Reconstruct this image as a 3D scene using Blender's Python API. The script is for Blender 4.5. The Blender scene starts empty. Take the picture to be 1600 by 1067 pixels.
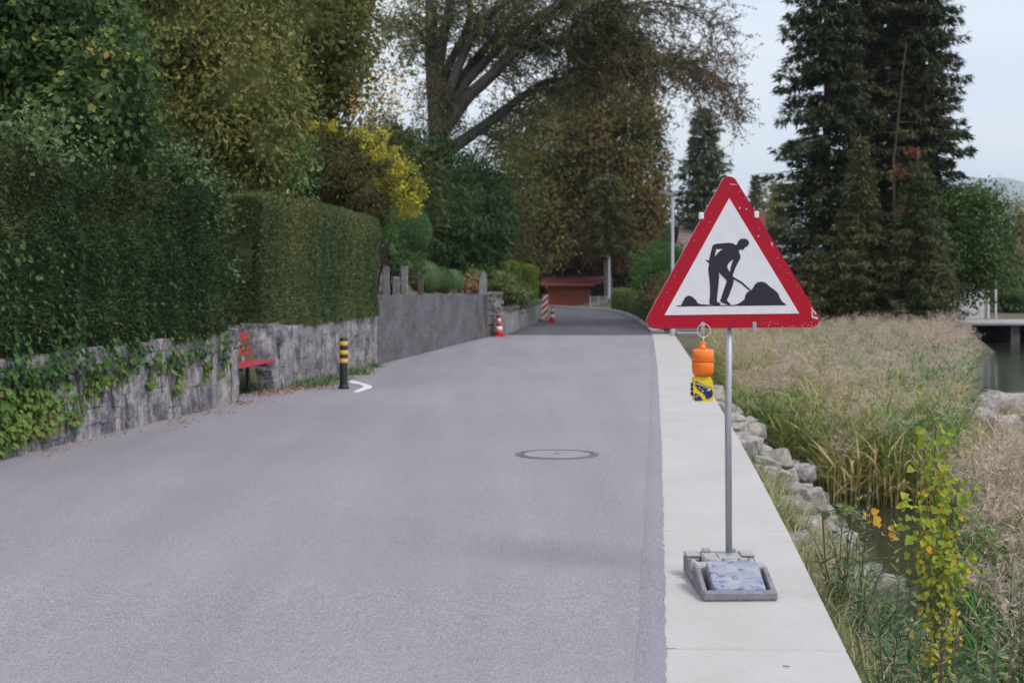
import bpy, math, random
import numpy as np
from mathutils import Vector, Matrix
from mathutils.geometry import tessellate_polygon

SC = bpy.context.scene
COL = SC.collection
rng = np.random.default_rng(11)
random.seed(5)
R = math.radians

# ------------------------------------------------------------------ camera
FPX, HOR, EYE = 2222.0, 407.0, 1.64          # focal length in photo pixels, horizon row, eye height
cam = bpy.data.cameras.new('camera'); camo = bpy.data.objects.new('camera', cam); COL.objects.link(camo)
camo.location = (0, 0, EYE); camo.rotation_euler = (R(90), 0, 0)
cam.sensor_width = 36; cam.lens = 50; cam.shift_y = -(533.5 - HOR) / 1600
cam.clip_start = 0.1; cam.clip_end = 40000
cam.dof.use_dof = True; cam.dof.focus_distance = 7.3; cam.dof.aperture_fstop = 4.5
SC.camera = camo

# ------------------------------------------------------------------ sky and sun (bright overcast)
SUN_EL, SUN_AZ = R(52), R(125)               # azimuth clockwise from +Y: over the lake, a little behind the camera
world = bpy.data.worlds.new('World'); SC.world = world; world.use_nodes = True
nt = world.node_tree; nt.nodes.clear()
def wn(t, **k):
    n = nt.nodes.new(t)
    for a, b in k.items(): setattr(n, a, b)
    return n
sky = wn('ShaderNodeTexSky', sky_type='NISHITA', sun_disc=False, sun_elevation=SUN_EL, sun_rotation=SUN_AZ)
bg1 = wn('ShaderNodeBackground'); bg1.inputs[1].default_value = 0.10
nt.links.new(sky.outputs[0], bg1.inputs[0])
bg2 = wn('ShaderNodeBackground'); bg2.inputs[1].default_value = .64
tc = wn('ShaderNodeTexCoord'); mp = wn('ShaderNodeMapping'); mp.inputs['Scale'].default_value = (1.6, 1.6, 5.5)
nz = wn('ShaderNodeTexNoise'); nz.inputs['Scale'].default_value = 1.9; nz.inputs['Detail'].default_value = 5; nz.inputs['Roughness'].default_value = .5
nt.links.new(tc.outputs['Generated'], mp.inputs[0]); nt.links.new(mp.outputs[0], nz.inputs['Vector'])
cr = wn('ShaderNodeValToRGB')
cr.color_ramp.elements[0].position = .36; cr.color_ramp.elements[0].color = (.76, .84, .96, 1)
cr.color_ramp.elements[1].position = .60; cr.color_ramp.elements[1].color = (.955, .965, 1.0, 1)
nt.links.new(nz.outputs[0], cr.inputs[0]); nt.links.new(cr.outputs[0], bg2.inputs[0])
mx = wn('ShaderNodeMixShader'); mx.inputs[0].default_value = .90
wo = wn('ShaderNodeOutputWorld')
nt.links.new(bg1.outputs[0], mx.inputs[1]); nt.links.new(bg2.outputs[0], mx.inputs[2]); nt.links.new(mx.outputs[0], wo.inputs[0])
sun = bpy.data.lights.new('sun', 'SUN'); suno = bpy.data.objects.new('sun', sun); COL.objects.link(suno)
sun.energy = 1.5; sun.angle = R(20); sun.color = (1, .975, .95)
sd = Vector((math.sin(SUN_AZ) * math.cos(SUN_EL), math.cos(SUN_AZ) * math.cos(SUN_EL), math.sin(SUN_EL)))
suno.rotation_euler = sd.to_track_quat('Z', 'Y').to_euler()
vs = SC.view_settings; vs.view_transform = 'Standard'; vs.look = 'None'; vs.gamma = 1; vs.exposure = .80; vs.use_curve_mapping = False
try:
    SC.cycles.max_bounces = 8; SC.cycles.transparent_max_bounces = 8; SC.cycles.volume_bounces = 1
    SC.cycles.caustics_reflective = False; SC.cycles.caustics_refractive = False
except Exception: pass

# ------------------------------------------------------------------ materials
def mat_new(name):
    m = bpy.data.materials.new(name); m.use_nodes = True
    return m, m.node_tree, m.node_tree.nodes['Principled BSDF']
def link(t, a, b): t.links.new(a, b)
def ramp(t, stops):
    n = t.nodes.new('ShaderNodeValToRGB'); e = n.color_ramp.elements
    while len(e) < len(stops): e.new(.5)
    for i, (p, c) in enumerate(stops):
        e[i].position = p; e[i].color = (*c, 1)
    return n
def noise(t, vec, scale, detail=4, rough=.55):
    n = t.nodes.new('ShaderNodeTexNoise'); n.inputs['Scale'].default_value = scale
    n.inputs['Detail'].default_value = detail; n.inputs['Roughness'].default_value = rough
    if vec is not None: link(t, vec, n.inputs['Vector'])
    return n
def mixc(t, a, b, fac, mode='MIX'):
    n = t.nodes.new('ShaderNodeMix'); n.data_type = 'RGBA'; n.blend_type = mode
    for s, v in ((0, fac), (6, a), (7, b)):
        if hasattr(v, 'is_output'): link(t, v, n.inputs[s])
        else: n.inputs[s].default_value = (*v, 1) if isinstance(v, tuple) else v
    return n.outputs[2]
def coords(t, kind='Object', scale=(1, 1, 1)):
    c = t.nodes.new('ShaderNodeTexCoord'); m = t.nodes.new('ShaderNodeMapping'); m.inputs['Scale'].default_value = scale
    link(t, c.outputs[kind], m.inputs[0]); return m.outputs[0]
def wcoords(t, scale=(1, 1, 1)):
    c = t.nodes.new('ShaderNodeNewGeometry'); m = t.nodes.new('ShaderNodeMapping'); m.inputs['Scale'].default_value = scale
    link(t, c.outputs['Position'], m.inputs[0]); return m.outputs[0]
def bump(t, p, h, strength=.3, dist=.01):
    n = t.nodes.new('ShaderNodeBump'); n.inputs['Strength'].default_value = strength; n.inputs['Distance'].default_value = dist
    link(t, h, n.inputs['Height']); link(t, n.outputs[0], p.inputs['Normal'])
def plain(name, c, rough=.6, metal=0, var=.12, scale=14, spec=.4, bmp=.0):
    m, t, p = mat_new(name)
    n = noise(t, coords(t), scale, 5)
    lo = tuple(x * (1 - var) for x in c); hi = tuple(min(1, x * (1 + var)) for x in c)
    r = ramp(t, [(.3, lo), (.7, hi)]); link(t, n.outputs[0], r.inputs[0]); link(t, r.outputs[0], p.inputs['Base Color'])
    p.inputs['Roughness'].default_value = rough; p.inputs['Metallic'].default_value = metal; p.inputs['Specular IOR Level'].default_value = spec
    if bmp: bump(t, p, n.outputs[0], bmp, .01)
    return m
def worn(name, c, c2, thr=.6, scale=30, rough=.5, soft=.03, c3=None, thr3=.7, scale3=4, metal=0):
    """paint c with chips of c2, broad stains of c3"""
    m, t, p = mat_new(name); v = coords(t)
    n = noise(t, v, scale, 6, .65); r = ramp(t, [(thr, (0, 0, 0)), (thr + soft, (1, 1, 1))]); link(t, n.outputs[0], r.inputs[0])
    base = c
    if c3:
        n3 = noise(t, v, scale3, 5, .6); r3 = ramp(t, [(thr3 - .2, (0, 0, 0)), (thr3 + .1, (1, 1, 1))]); link(t, n3.outputs[0], r3.inputs[0])
        base = mixc(t, c, c3, r3.outputs[0])
    link(t, mixc(t, base, c2, r.outputs[0]), p.inputs['Base Color'])
    p.inputs['Roughness'].default_value = rough; p.inputs['Metallic'].default_value = metal; p.inputs['Specular IOR Level'].default_value = .28
    bump(t, p, n.outputs[0], .08, .004)
    return m
def leaf_mat(name, stops, trans=.28, rough=.55, spec=.16):
    stops = [(p, tuple(1.28 * c * (1 + .10 * (c - sum(k) / 3) / max(k)) for c in k)) for p, k in stops]
    m, t, p = mat_new(name)
    a = t.nodes.new('ShaderNodeAttribute'); a.attribute_name = 'tint'
    r = ramp(t, stops); link(t, a.outputs['Fac'], r.inputs[0]); link(t, r.outputs[0], p.inputs['Base Color'])
    p.inputs['Roughness'].default_value = rough; p.inputs['Specular IOR Level'].default_value = spec
    tr = t.nodes.new('ShaderNodeBsdfTranslucent'); link(t, r.outputs[0], tr.inputs[0])
    mxx = t.nodes.new('ShaderNodeMixShader'); mxx.inputs[0].default_value = trans
    link(t, p.outputs[0], mxx.inputs[1]); link(t, tr.outputs[0], mxx.inputs[2])
    link(t, mxx.outputs[0], t.nodes['Material Output'].inputs['Surface'])
    return m

def worn_streaked(name, c, c2, thr, scale, rough, soft, c3, thr3, scale3):
    m, t, p = mat_new(name); n = noise(t, coords(t, 'Object', (1, 1.6, 1.6)), scale, 7, .72); q = noise(t, coords(t, 'Object', (.8, 1.4, 1)), scale3, 6, .65); f = noise(t, coords(t, 'Object', (.5, 2, 2)), 70, 4, .7)
    r = ramp(t, [(thr, (0, 0, 0)), (thr + soft, (1, 1, 1))]); link(t, n.outputs[0], r.inputs[0]); r3 = ramp(t, [(thr3 - .12, (0, 0, 0)), (thr3 + .12, (1, 1, 1))]); link(t, q.outputs[0], r3.inputs[0])
    b = mixc(t, c, c3, r3.outputs[0]); b = mixc(t, b, c2, r.outputs[0]); rf = ramp(t, [(.52, (0, 0, 0)), (.66, (.8, .8, .8))]); link(t, f.outputs[0], rf.inputs[0])
    link(t, mixc(t, b, (.36, .35, .35), rf.outputs[0]), p.inputs['Base Color']); p.inputs['Roughness'].default_value = rough; bump(t, p, n.outputs[0], .15, .004); return m
def mat_asphalt(name, base, dark, streak=.06):
    m, t, p = mat_new(name); v = wcoords(t)
    f = noise(t, v, 130, 2, .7); g = noise(t, v, 45, 3, .6); b = noise(t, wcoords(t, (1.4, .12, 1)), 1.3, 5, .6); d = noise(t, v, .35, 4, .6)
    r1 = ramp(t, [(.32, dark), (.5, base), (.66, tuple(min(1, x * 1.5) for x in base))]); link(t, f.outputs[0], r1.inputs[0])
    r2 = ramp(t, [(.3, (1 - streak * 2,) * 3), (.7, (1 + streak,) * 3)]); link(t, b.outputs[0], r2.inputs[0])
    r3 = ramp(t, [(.3, (.93, .93, .94)), (.7, (1.04, 1.035, 1.03))]); link(t, d.outputs[0], r3.inputs[0])
    r4 = ramp(t, [(.3, (.86, .86, .86)), (.7, (1.1, 1.1, 1.1))]); link(t, g.outputs[0], r4.inputs[0])
    c = mixc(t, r1.outputs[0], r2.outputs[0], 1.0, 'MULTIPLY'); c = mixc(t, c, r3.outputs[0], 1.0, 'MULTIPLY'); c = mixc(t, c, r4.outputs[0], 1.0, 'MULTIPLY')
    link(t, c, p.inputs['Base Color']); p.inputs['Roughness'].default_value = .72; p.inputs['Specular IOR Level'].default_value = .35
    bump(t, p, f.outputs[0], .6, .006)
    return m
def mat_concrete(name, base, stain=(.8, .78, .76), rough=.8, sc=2.2, streaks=False, amount=.5, fine=70):
    m, t, p = mat_new(name); v = wcoords(t)
    f = noise(t, wcoords(t, (1, .3, 1)) if streaks else v, fine, 3, .7); b = noise(t, wcoords(t, (1.2, .5, 1.2)) if streaks else wcoords(t, (1.3, .9, 1)), sc, 6, .62)
    lo = tuple(x * s for x, s in zip(base, stain))
    r = ramp(t, [(.32, lo), (.62, base), (.75, tuple(min(1, x * 1.12) for x in base))]); link(t, b.outputs[0], r.inputs[0])
    r2 = ramp(t, [(.25, (1 - amount * .4,) * 3), (.7, (1.06,) * 3)]); link(t, f.outputs[0], r2.inputs[0])
    link(t, mixc(t, r.outputs[0], r2.outputs[0], 1.0, 'MULTIPLY'), p.inputs['Base Color'])
    p.inputs['Roughness'].default_value = rough; p.inputs['Specular IOR Level'].default_value = .3
    bump(t, p, f.outputs[0], .25, .006)
    return m
def mat_stone(name, lo, hi, warm, fine=16, streak=True):
    m, t, p = mat_new(name); v = wcoords(t)
    oi = t.nodes.new('ShaderNodeObjectInfo')
    n = noise(t, v, fine, 6, .68); s = noise(t, wcoords(t, (6, 6, 1.0)), 1.6, 6, .65); w = noise(t, v, 2.3, 5, .6)
    r = ramp(t, [(.3, lo), (.68, hi)]); link(t, n.outputs[0], r.inputs[0])
    rs = ramp(t, [(.36, (.42, .41, .44)), (.58, (1.05, 1.05, 1.05))]); link(t, s.outputs[0], rs.inputs[0])
    c = mixc(t, r.outputs[0], rs.outputs[0], .75 if streak else .25, 'MULTIPLY')
    bl = noise(t, wcoords(t, (1, .62, 1)), 3.4, 5, .6); rb = ramp(t, [(.40, (.50, .48, .54)), (.52, (.9, .89, .9)), (.66, (1.12, 1.1, 1.08))]); link(t, bl.outputs[0], rb.inputs[0]); c = mixc(t, c, rb.outputs[0], 1.0 if streak else .3, 'MULTIPLY')
    rw = ramp(t, [(.5, (0, 0, 0)), (.75, (1, 1, 1))]); link(t, w.outputs[0], rw.inputs[0])
    c = mixc(t, c, warm, mixc(t, (0, 0, 0), (.7, .7, .7), rw.outputs[0]))
    ro = ramp(t, [(0, (.80, .80, .82)), (.5, (.98, .98, .98)), (1, (1.15, 1.13, 1.1))]); link(t, oi.outputs['Random'], ro.inputs[0])
    link(t, mixc(t, c, ro.outputs[0], 1.0, 'MULTIPLY'), p.inputs['Base Color'])
    p.inputs['Roughness'].default_value = .85; p.inputs['Specular IOR Level'].default_value = .25
    bump(t, p, n.outputs[0], .9, .03)
    return m
def mat_bark(name, lo, hi):
    m, t, p = mat_new(name); v = wcoords(t, (5, 5, 1.2))
    n = noise(t, v, 2.4, 6, .65); r = ramp(t, [(.35, lo), (.65, hi)]); link(t, n.outputs[0], r.inputs[0]); link(t, r.outputs[0], p.inputs['Base Color'])
    p.inputs['Roughness'].default_value = .9; p.inputs['Specular IOR Level'].default_value = .2; bump(t, p, n.outputs[0], .7, .03); return m

M = {}
M['asphalt'] = mat_asphalt('old_asphalt', (.262, .244, .272), (.165, .153, .172))
M['edge'] = mat_asphalt('sealed_asphalt', (.250, .234, .264), (.165, .154, .176), .06)
M['new_asphalt'] = mat_asphalt('new_asphalt', (.085, .081, .098), (.05, .047, .06), .16)
M['slab'] = mat_concrete('pale_slab_concrete', (.452, .436, .430), (.90, .89, .88), .75, 1.3, False, .2, 60)
M['kerb'] = mat_concrete('kerb_concrete', (.38, .37, .38))
M['wall'] = mat_concrete('weathered_wall_concrete', (.17, .162, .18), (.55, .54, .55), .88, 1.3, True, 1.2, 13)
M['wall_light'] = mat_concrete('grey_wall_concrete', (.30, .30, .31), (.6, .6, .6), .88, 1.0, True, .4, 40)
M['stone'] = mat_stone('wall_stone', (.13, .125, .14), (.43, .415, .43), (.45, .42, .36))
M['mortar'] = mat_stone('lime_mortar', (.15, .142, .158), (.43, .41, .425), (.45, .42, .37))
M['rock'] = mat_stone('bank_rock', (.15, .14, .135), (.50, .47, .44), (.36, .31, .25), 11, False)
M['soil'] = plain('soil', (.075, .06, .045), .95, 0, .4, 2.5, .1, .5)
M['water'] = None
M['white_paint'] = worn('road_paint', (.70, .70, .70), (.35, .34, .36), .62, 60, .6)
M['iron'] = plain('cast_iron', (.13, .125, .145), .55, .3, .3, 40)
M['cover_fill'] = mat_concrete('cover_concrete', (.30, .285, .31), (.85, .85, .85), .8, 5, False, .5, 160)
M['galv'] = worn('galvanised_steel', (.42, .44, .48), (.30, .31, .34), .55, 40, .45, .2, metal=.55)
M['lamp_steel'] = plain('lamp_post_steel', (.48, .50, .54), .45, .3, .06)
M['red_sign'] = worn('sign_red', (.44, .004, .022), (.62, .55, .55), .70, 60, .45, .01, (.36, .008, .028), .6, 9)
M['white_sign'] = worn('sign_white', (.75, .74, .77), (.58, .56, .58), .72, 70, .4, .05, (.69, .68, .71), .6, 16)
M['black_sign'] = worn('sign_black', (.030, .028, .038), (.16, .15, .17), .76, 60, .5, .02)
M['sign_edge'] = worn('sign_edge', (.55, .54, .55), (.45, .03, .04), .6, 40, .5)
M['white_plastic'] = plain('white_plastic', (.74, .74, .74), .4, 0, .05)
m_, t_, p_ = mat_new('orange_lens')
p_.inputs['Base Color'].default_value = (.95, .20, .005, 1); p_.inputs['Roughness'].default_value = .18; p_.inputs['Coat Weight'].default_value = .4
p_.inputs['Subsurface Weight'].default_value = .15; p_.inputs['Subsurface Radius'].default_value = (.02, .006, .001)
n_ = t_.nodes.new('ShaderNodeTexWave'); n_.inputs['Scale'].default_value = 34; link(t_, coords(t_), n_.inputs[0]); bump(t_, p_, n_.outputs[0], .25, .003)
M['orange'] = m_
M['orange_dark'] = plain('orange_seam', (.55, .10, .005), .4)
M['yellow'] = worn('yellow_plastic', (.82, .60, .02), (.62, .47, .08), .6, 22, .4)
M['blue_label'] = worn('worn_blue_label', (.022, .03, .18), (.80, .60, .04), .60, 42, .45, .03)
M['black_plastic'] = plain('black_plastic', (.018, .018, .02), .5, 0, .3)
M['rubber'] = worn('grey_recycled_base', (.165, .162, .185), (.08, .08, .095), .58, 22, .85, .12, (.25, .245, .262), .5, 9)
M['rubber_dusty'] = worn('dusty_base_top', (.35, .343, .352), (.19, .187, .2), .60, 30, .9, .1)
M['blue_worn'] = worn_streaked('worn_blue_cover', (.34, .34, .37), (.09, .11, .25), .54, 17, .85, .06, (.21, .23, .34), .50, 9)
M['red_wood'] = worn('bench_red_paint', (.34, .028, .045), (.26, .06, .065), .62, 30, .5)
M['bollard'] = plain('bollard_black', (.022, .022, .024), .42, 0, .2)
M['bollard_yellow'] = worn('bollard_yellow', (.70, .44, .06), (.45, .3, .06), .62, 30, .45)
M['cone_red'] = worn('cone_red', (.55, .03, .02), (.4, .1, .08), .68, 20, .5)
M['cone_white'] = worn('cone_white', (.72, .71, .72), (.5, .48, .48), .62, 20, .5)
M['shed_red'] = worn('shed_boards', (.25, .066, .036), (.18, .05, .03), .55, 5, .8, .2)
M['shed_roof'] = worn('shed_roof', (.13, .035, .045), (.09, .04, .045), .55, 5, .7, .2)
M['dark_inside'] = plain('dark_timber', (.03, .022, .018), .9)  # near-black colour stands in for shade inside sheds and under the quay
M['roof_tile'] = worn('roof_tiles', (.20, .14, .13), (.12, .09, .085), .5, 4, .85, .2)
M['house_wall'] = plain('house_render', (.5, .48, .45), .9)
M['brick_red'] = plain('chimney_brick', (.28, .1, .07), .9)
M['wood_post'] = plain('brown_post', (.11, .065, .055), .85, 0, .3, 9)
M['stone_post'] = plain('grey_post', (.19, .18, .18), .9, 0, .35, 12, .2, .4)
M['bark'] = mat_bark('beech_bark', (.055, .05, .047), (.135, .12, .11))
M['bark_grey'] = mat_bark('grey_bark', (.09, .085, .08), (.22, .2, .19))
M['bark_brown'] = mat_bark('brown_bark', (.05, .035, .028), (.12, .085, .07))
M['twig'] = plain('twig', (.13, .09, .06), .85)
M['white_wall'] = plain('white_boards', (.72, .71, .70), .7, 0, .05)
M['boat'] = plain('boat_cover', (.50, .53, .60), .6, 0, .06)

G = lambda *a: [(i / (len(a) - 1), c) for i, c in enumerate(a)]
LF = {
 'yew':     leaf_mat('yew_leaf', G((0.020, 0.038, 0.018), (0.034, 0.058, 0.023), (0.049, 0.074, 0.029), (0.089, 0.089, 0.036), (0.182, 0.129, 0.052)), .2),
 'yew2':    leaf_mat('hedge_leaf', G((0.041, 0.069, 0.032), (0.069, 0.100, 0.043), (0.105, 0.123, 0.048), (0.148, 0.131, 0.060), (0.297, 0.228, 0.133)), .2),
 'ivy':     leaf_mat('ivy_leaf', G((.022, .05, .016), (.042, .088, .022), (.082, .14, .032), (.15, .19, .045), (.17, .12, .05)), .25, .4),
 'maple':   leaf_mat('maple_leaf', G((0.031, 0.059, 0.025), (0.050, 0.087, 0.028), (0.098, 0.133, 0.034), (0.217, 0.224, 0.049), (0.308, 0.154, 0.056)), .35),
 'olive':   leaf_mat('olive_leaf', G((0.061, 0.081, 0.027), (0.100, 0.114, 0.034), (0.141, 0.143, 0.045), (0.196, 0.182, 0.064), (0.257, 0.247, 0.128)), .3),
 'bluish':  leaf_mat('rose_leaf', G((0.042, 0.075, 0.028), (0.074, 0.115, 0.042), (0.116, 0.150, 0.068), (0.210, 0.210, 0.120)), .25, .35),
 'amber':   leaf_mat('turning_leaf', G((0.043, 0.059, 0.018), (0.074, 0.084, 0.024), (0.119, 0.119, 0.032), (0.169, 0.154, 0.043), (0.216, 0.154, 0.043)), .35),
 'laurel':  leaf_mat('laurel_leaf', G((0.022, 0.062, 0.016), (0.040, 0.095, 0.022), (0.068, 0.140, 0.036)), .15, .25, .5),
 'bronze':  leaf_mat('bronze_yew_leaf', G((0.033, 0.037, 0.017), (0.055, 0.053, 0.020), (0.086, 0.073, 0.024), (0.066, 0.077, 0.028)), .15),
 'yellow':  leaf_mat('yellow_leaf', G((.20, .19, .025), (.32, .29, .03), (.44, .40, .045), (.34, .35, .05)), .35),
 'orange':  leaf_mat('orange_leaf', G((.38, .24, .06), (.48, .34, .06), (.38, .19, .08), (.35, .36, .08)), .35),
 'dark':    leaf_mat('dark_conifer_leaf', G((.018, .036, .013), (.028, .052, .017), (.044, .072, .022)), .15),
 'beech':   leaf_mat('fading_beech_leaf', G((0.071, 0.097, 0.022), (0.120, 0.127, 0.033), (0.153, 0.111, 0.049), (0.197, 0.111, 0.065), (0.218, 0.133, 0.080)), .35),
 'curtain': leaf_mat('copper_beech_leaf', G((0.064, 0.071, 0.019), (0.104, 0.098, 0.028), (0.138, 0.103, 0.037), (0.168, 0.098, 0.049), (0.198, 0.108, 0.065)), .35),
 'spruce':  leaf_mat('spruce_needle', G((0.027, 0.040, 0.021), (0.044, 0.057, 0.027), (0.071, 0.074, 0.034), (0.100, 0.086, 0.042)), .12),
 'spruce2': leaf_mat('young_spruce_needle', G((.045, .058, .026), (.07, .076, .032), (.1, .098, .042), (.13, .108, .05)), .12),
 'far':     leaf_mat('grey_conifer_needle', G((.05, .062, .036), (.078, .088, .05), (.11, .108, .062), (.13, .115, .07)), .12),
 'russet':  leaf_mat('dead_spray', G((.14, .06, .035), (.2, .085, .045)), .2),
 'box':     leaf_mat('topiary_leaf', G((0.058, 0.115, 0.050), (0.084, 0.148, 0.061), (0.119, 0.185, 0.072)), .12),
 'box2':    leaf_mat('small_topiary_leaf', G((0.042, 0.074, 0.034), (0.060, 0.096, 0.036), (0.090, 0.120, 0.042)), .12),
 'lime':    leaf_mat('thuja_leaf', G((.062, .10, .018), (.10, .145, .026), (.15, .195, .035), (.2, .22, .05)), .25),
 'shrub':   leaf_mat('green_shrub_leaf', G((.045, .10, .025), (.075, .15, .035), (.115, .2, .055)), .25),
 'hedgeR':  leaf_mat('far_hedge_leaf', G((.06, .09, .03), (.095, .125, .04), (.14, .155, .06)), .2),
 'brownhedge': leaf_mat('brown_hedge_leaf', G((.06, .05, .02), (.1, .075, .035), (.07, .09, .03)), .2),
 'broad':   leaf_mat('dark_broadleaf', G((0.032, 0.065, 0.020), (0.052, 0.092, 0.027), (0.081, 0.121, 0.032), (0.127, 0.137, 0.036)), .25, .4),
 'willow':  leaf_mat('fading_willow_leaf', G((.11, .13, .06), (.16, .17, .075), (.2, .185, .09), (.22, .17, .09)), .35),
 'reed':    leaf_mat('reed_leaf', G((0.063, 0.149, 0.063), (0.115, 0.213, 0.069), (0.207, 0.253, 0.081), (0.345, 0.310, 0.127), (0.483, 0.391, 0.218)), .3),
 'plume':   leaf_mat('reed_plume', G((0.294, 0.225, 0.185), (0.382, 0.305, 0.252), (0.451, 0.365, 0.308), (0.500, 0.420, 0.358)), .35, .8, .1),
 'weed':    leaf_mat('bank_weed_leaf', G((.05, .095, .055), (.085, .14, .075), (.15, .20, .08), (.24, .25, .12), (.34, .27, .17)), .3),
 'dry':     leaf_mat('dry_stem', G((.17, .12, .075), (.28, .21, .13), (.38, .31, .21)), .2),
 'sapling': leaf_mat('poplar_leaf', G((0.147, 0.206, 0.033), (0.226, 0.282, 0.039), (0.328, 0.326, 0.044), (0.429, 0.326, 0.039), (0.543, 0.282, 0.028)), .35),
 'litter':  leaf_mat('fallen_leaf', G((.14, .075, .04), (.23, .13, .075), (.3, .19, .12), (.2, .12, .07)), .1, .8),
}

# ------------------------------------------------------------------ objects
def tag(o, label=None, cat=None, group=None, kind=None):
    if label: o['label'] = label
    if cat: o['category'] = cat
    if group: o['group'] = group
    if kind: o['kind'] = kind
    return o
def link_obj(name, data, parent=None):
    o = bpy.data.objects.new(name, data); COL.objects.link(o)
    if parent is not None: o.parent = parent
    return o
def thing(name, loc, label, cat, group=None, rz=0):
    o = link_obj(name, None); o.location = loc; o.rotation_euler = (0, 0, rz); o.empty_display_size = .2
    return tag(o, label, cat, group)
def children(o): return [c for c in bpy.data.objects if c.parent is o]
def copy_tree(o, parent=None):
    c = o.copy(); COL.objects.link(c)
    if parent is not None: c.parent = parent
    for ch in list(o.children): copy_tree(ch, c)
    return c

class MB:
    """collects verts and faces with a material slot per face; build() makes one mesh object"""
    def __init__(s): s.v = []; s.f = []; s.m = []; s.mats = []
    def slot(s, m):
        if m not in s.mats: s.mats.append(m)
        return s.mats.index(m)
    def add(s, vs, fs, m):
        k = len(s.v); i = s.slot(m)
        s.v += [tuple(v) for v in vs]; s.f += [tuple(k + a for a in f) for f in fs]; s.m += [i] * len(fs)
    def box(s, lo, hi, m, mtx=None):
        x0, y0, z0 = lo; x1, y1, z1 = hi
        vs = [Vector(p) for p in ((x0, y0, z0), (x1, y0, z0), (x1, y1, z0), (x0, y1, z0), (x0, y0, z1), (x1, y0, z1), (x1, y1, z1), (x0, y1, z1))]
        if mtx: vs = [mtx @ v for v in vs]
        s.add(vs, [(0, 3, 2, 1), (4, 5, 6, 7), (0, 1, 5, 4), (1, 2, 6, 5), (2, 3, 7, 6), (3, 0, 4, 7)], m)
    def cbox(s, lo, hi, m, c=.01, mtx=None, seed=0, jit=0):
        """box with chamfered edges"""
        vs, fs = chamfer(lo, hi, c)
        if jit:
            r = random.Random(seed); vs = [v + Vector((r.uniform(-jit, jit), r.uniform(-jit, jit), r.uniform(-jit, jit))) for v in vs]
        if mtx: vs = [mtx @ v for v in vs]
        s.add(vs, fs, m)
    def tube(s, pts, rad, m, n=8, cap=True):
        pts = [Vector(p) for p in pts]; vs = []; fs = []
        if not hasattr(rad, '__len__'): rad = [rad] * len(pts)
        up = Vector((.13, .97, .2))
        for i, p in enumerate(pts):
            d = (pts[min(i + 1, len(pts) - 1)] - pts[max(i - 1, 0)]).normalized()
            a = d.cross(up)
            if a.length < .05: a = d.cross(Vector((1, 0, 0)))
            a.normalize(); b = d.cross(a)
            for k in range(n):
                w = 2 * math.pi * k / n; vs.append(p + (a * math.cos(w) + b * math.sin(w)) * rad[i])
        for i in range(len(pts) - 1):
            for k in range(n):
                k2 = (k + 1) % n; fs.append((i * n + k, i * n + k2, (i + 1) * n + k2, (i + 1) * n + k))
        if cap: fs += [tuple(range(n))[::-1], tuple(range((len(pts) - 1) * n, len(pts) * n))]
        s.add(vs, fs, m)
    def lathe(s, prof, m, n=24, at=(0, 0, 0)):
        vs = []; fs = []
        for r, z in prof:
            for k in range(n):
                w = 2 * math.pi * k / n; vs.append((at[0] + r * math.cos(w), at[1] + r * math.sin(w), at[2] + z))
        for i in range(len(prof) - 1):
            for k in range(n):
                k2 = (k + 1) % n; fs.append((i * n + k, i * n + k2, (i + 1) * n + k2, (i + 1) * n + k))
        fs += [tuple(range(n))[::-1], tuple(range((len(prof) - 1) * n, len(prof) * n))]
        s.add(vs, fs, m)
    def prism(s, poly, y0, y1, m, holes=(), side=None):
        """polygon in the x-z plane, extruded along y"""
        loops = [[Vector((x, 0, z)) for x, z in poly]] + [[Vector((x, 0, z)) for x, z in h] for h in holes]
        tri = tessellate_polygon([[Vector((v.x, v.z, 0)) for v in l] for l in loops])
        flat = [v for l in loops for v in l]; n = len(flat)
        vs = [(v.x, y0, v.z) for v in flat] + [(v.x, y1, v.z) for v in flat]
        fs = []
        for a, b, c in tri:
            A, B, C = flat[a], flat[b], flat[c]
            ccw = (B.x - A.x) * (C.z - A.z) - (B.z - A.z) * (C.x - A.x) > 0
            f = (a, b, c) if ccw else (a, c, b)
            fs += [f, (f[0] + n, f[2] + n, f[1] + n)]
        s.add(vs, fs, m)
        k = 0; sf = []
        for l in loops:
            for i in range(len(l)):
                a, b = k + i, k + (i + 1) % len(l); sf.append((a, b, b + n, a + n))
            k += len(l)
        s.add(vs, sf, side or m)
    def build(s, name, parent=None, smooth=False, kind=None):
        me = bpy.data.meshes.new(name); me.from_pydata(s.v, [], s.f)
        for m in s.mats: me.materials.append(m)
        me.polygons.foreach_set('material_index', s.m)
        if smooth: me.polygons.foreach_set('use_smooth', [True] * len(s.f))
        me.validate(); me.update()
        o = link_obj(name, me, parent)
        if kind: o['kind'] = kind
        return o
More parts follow.
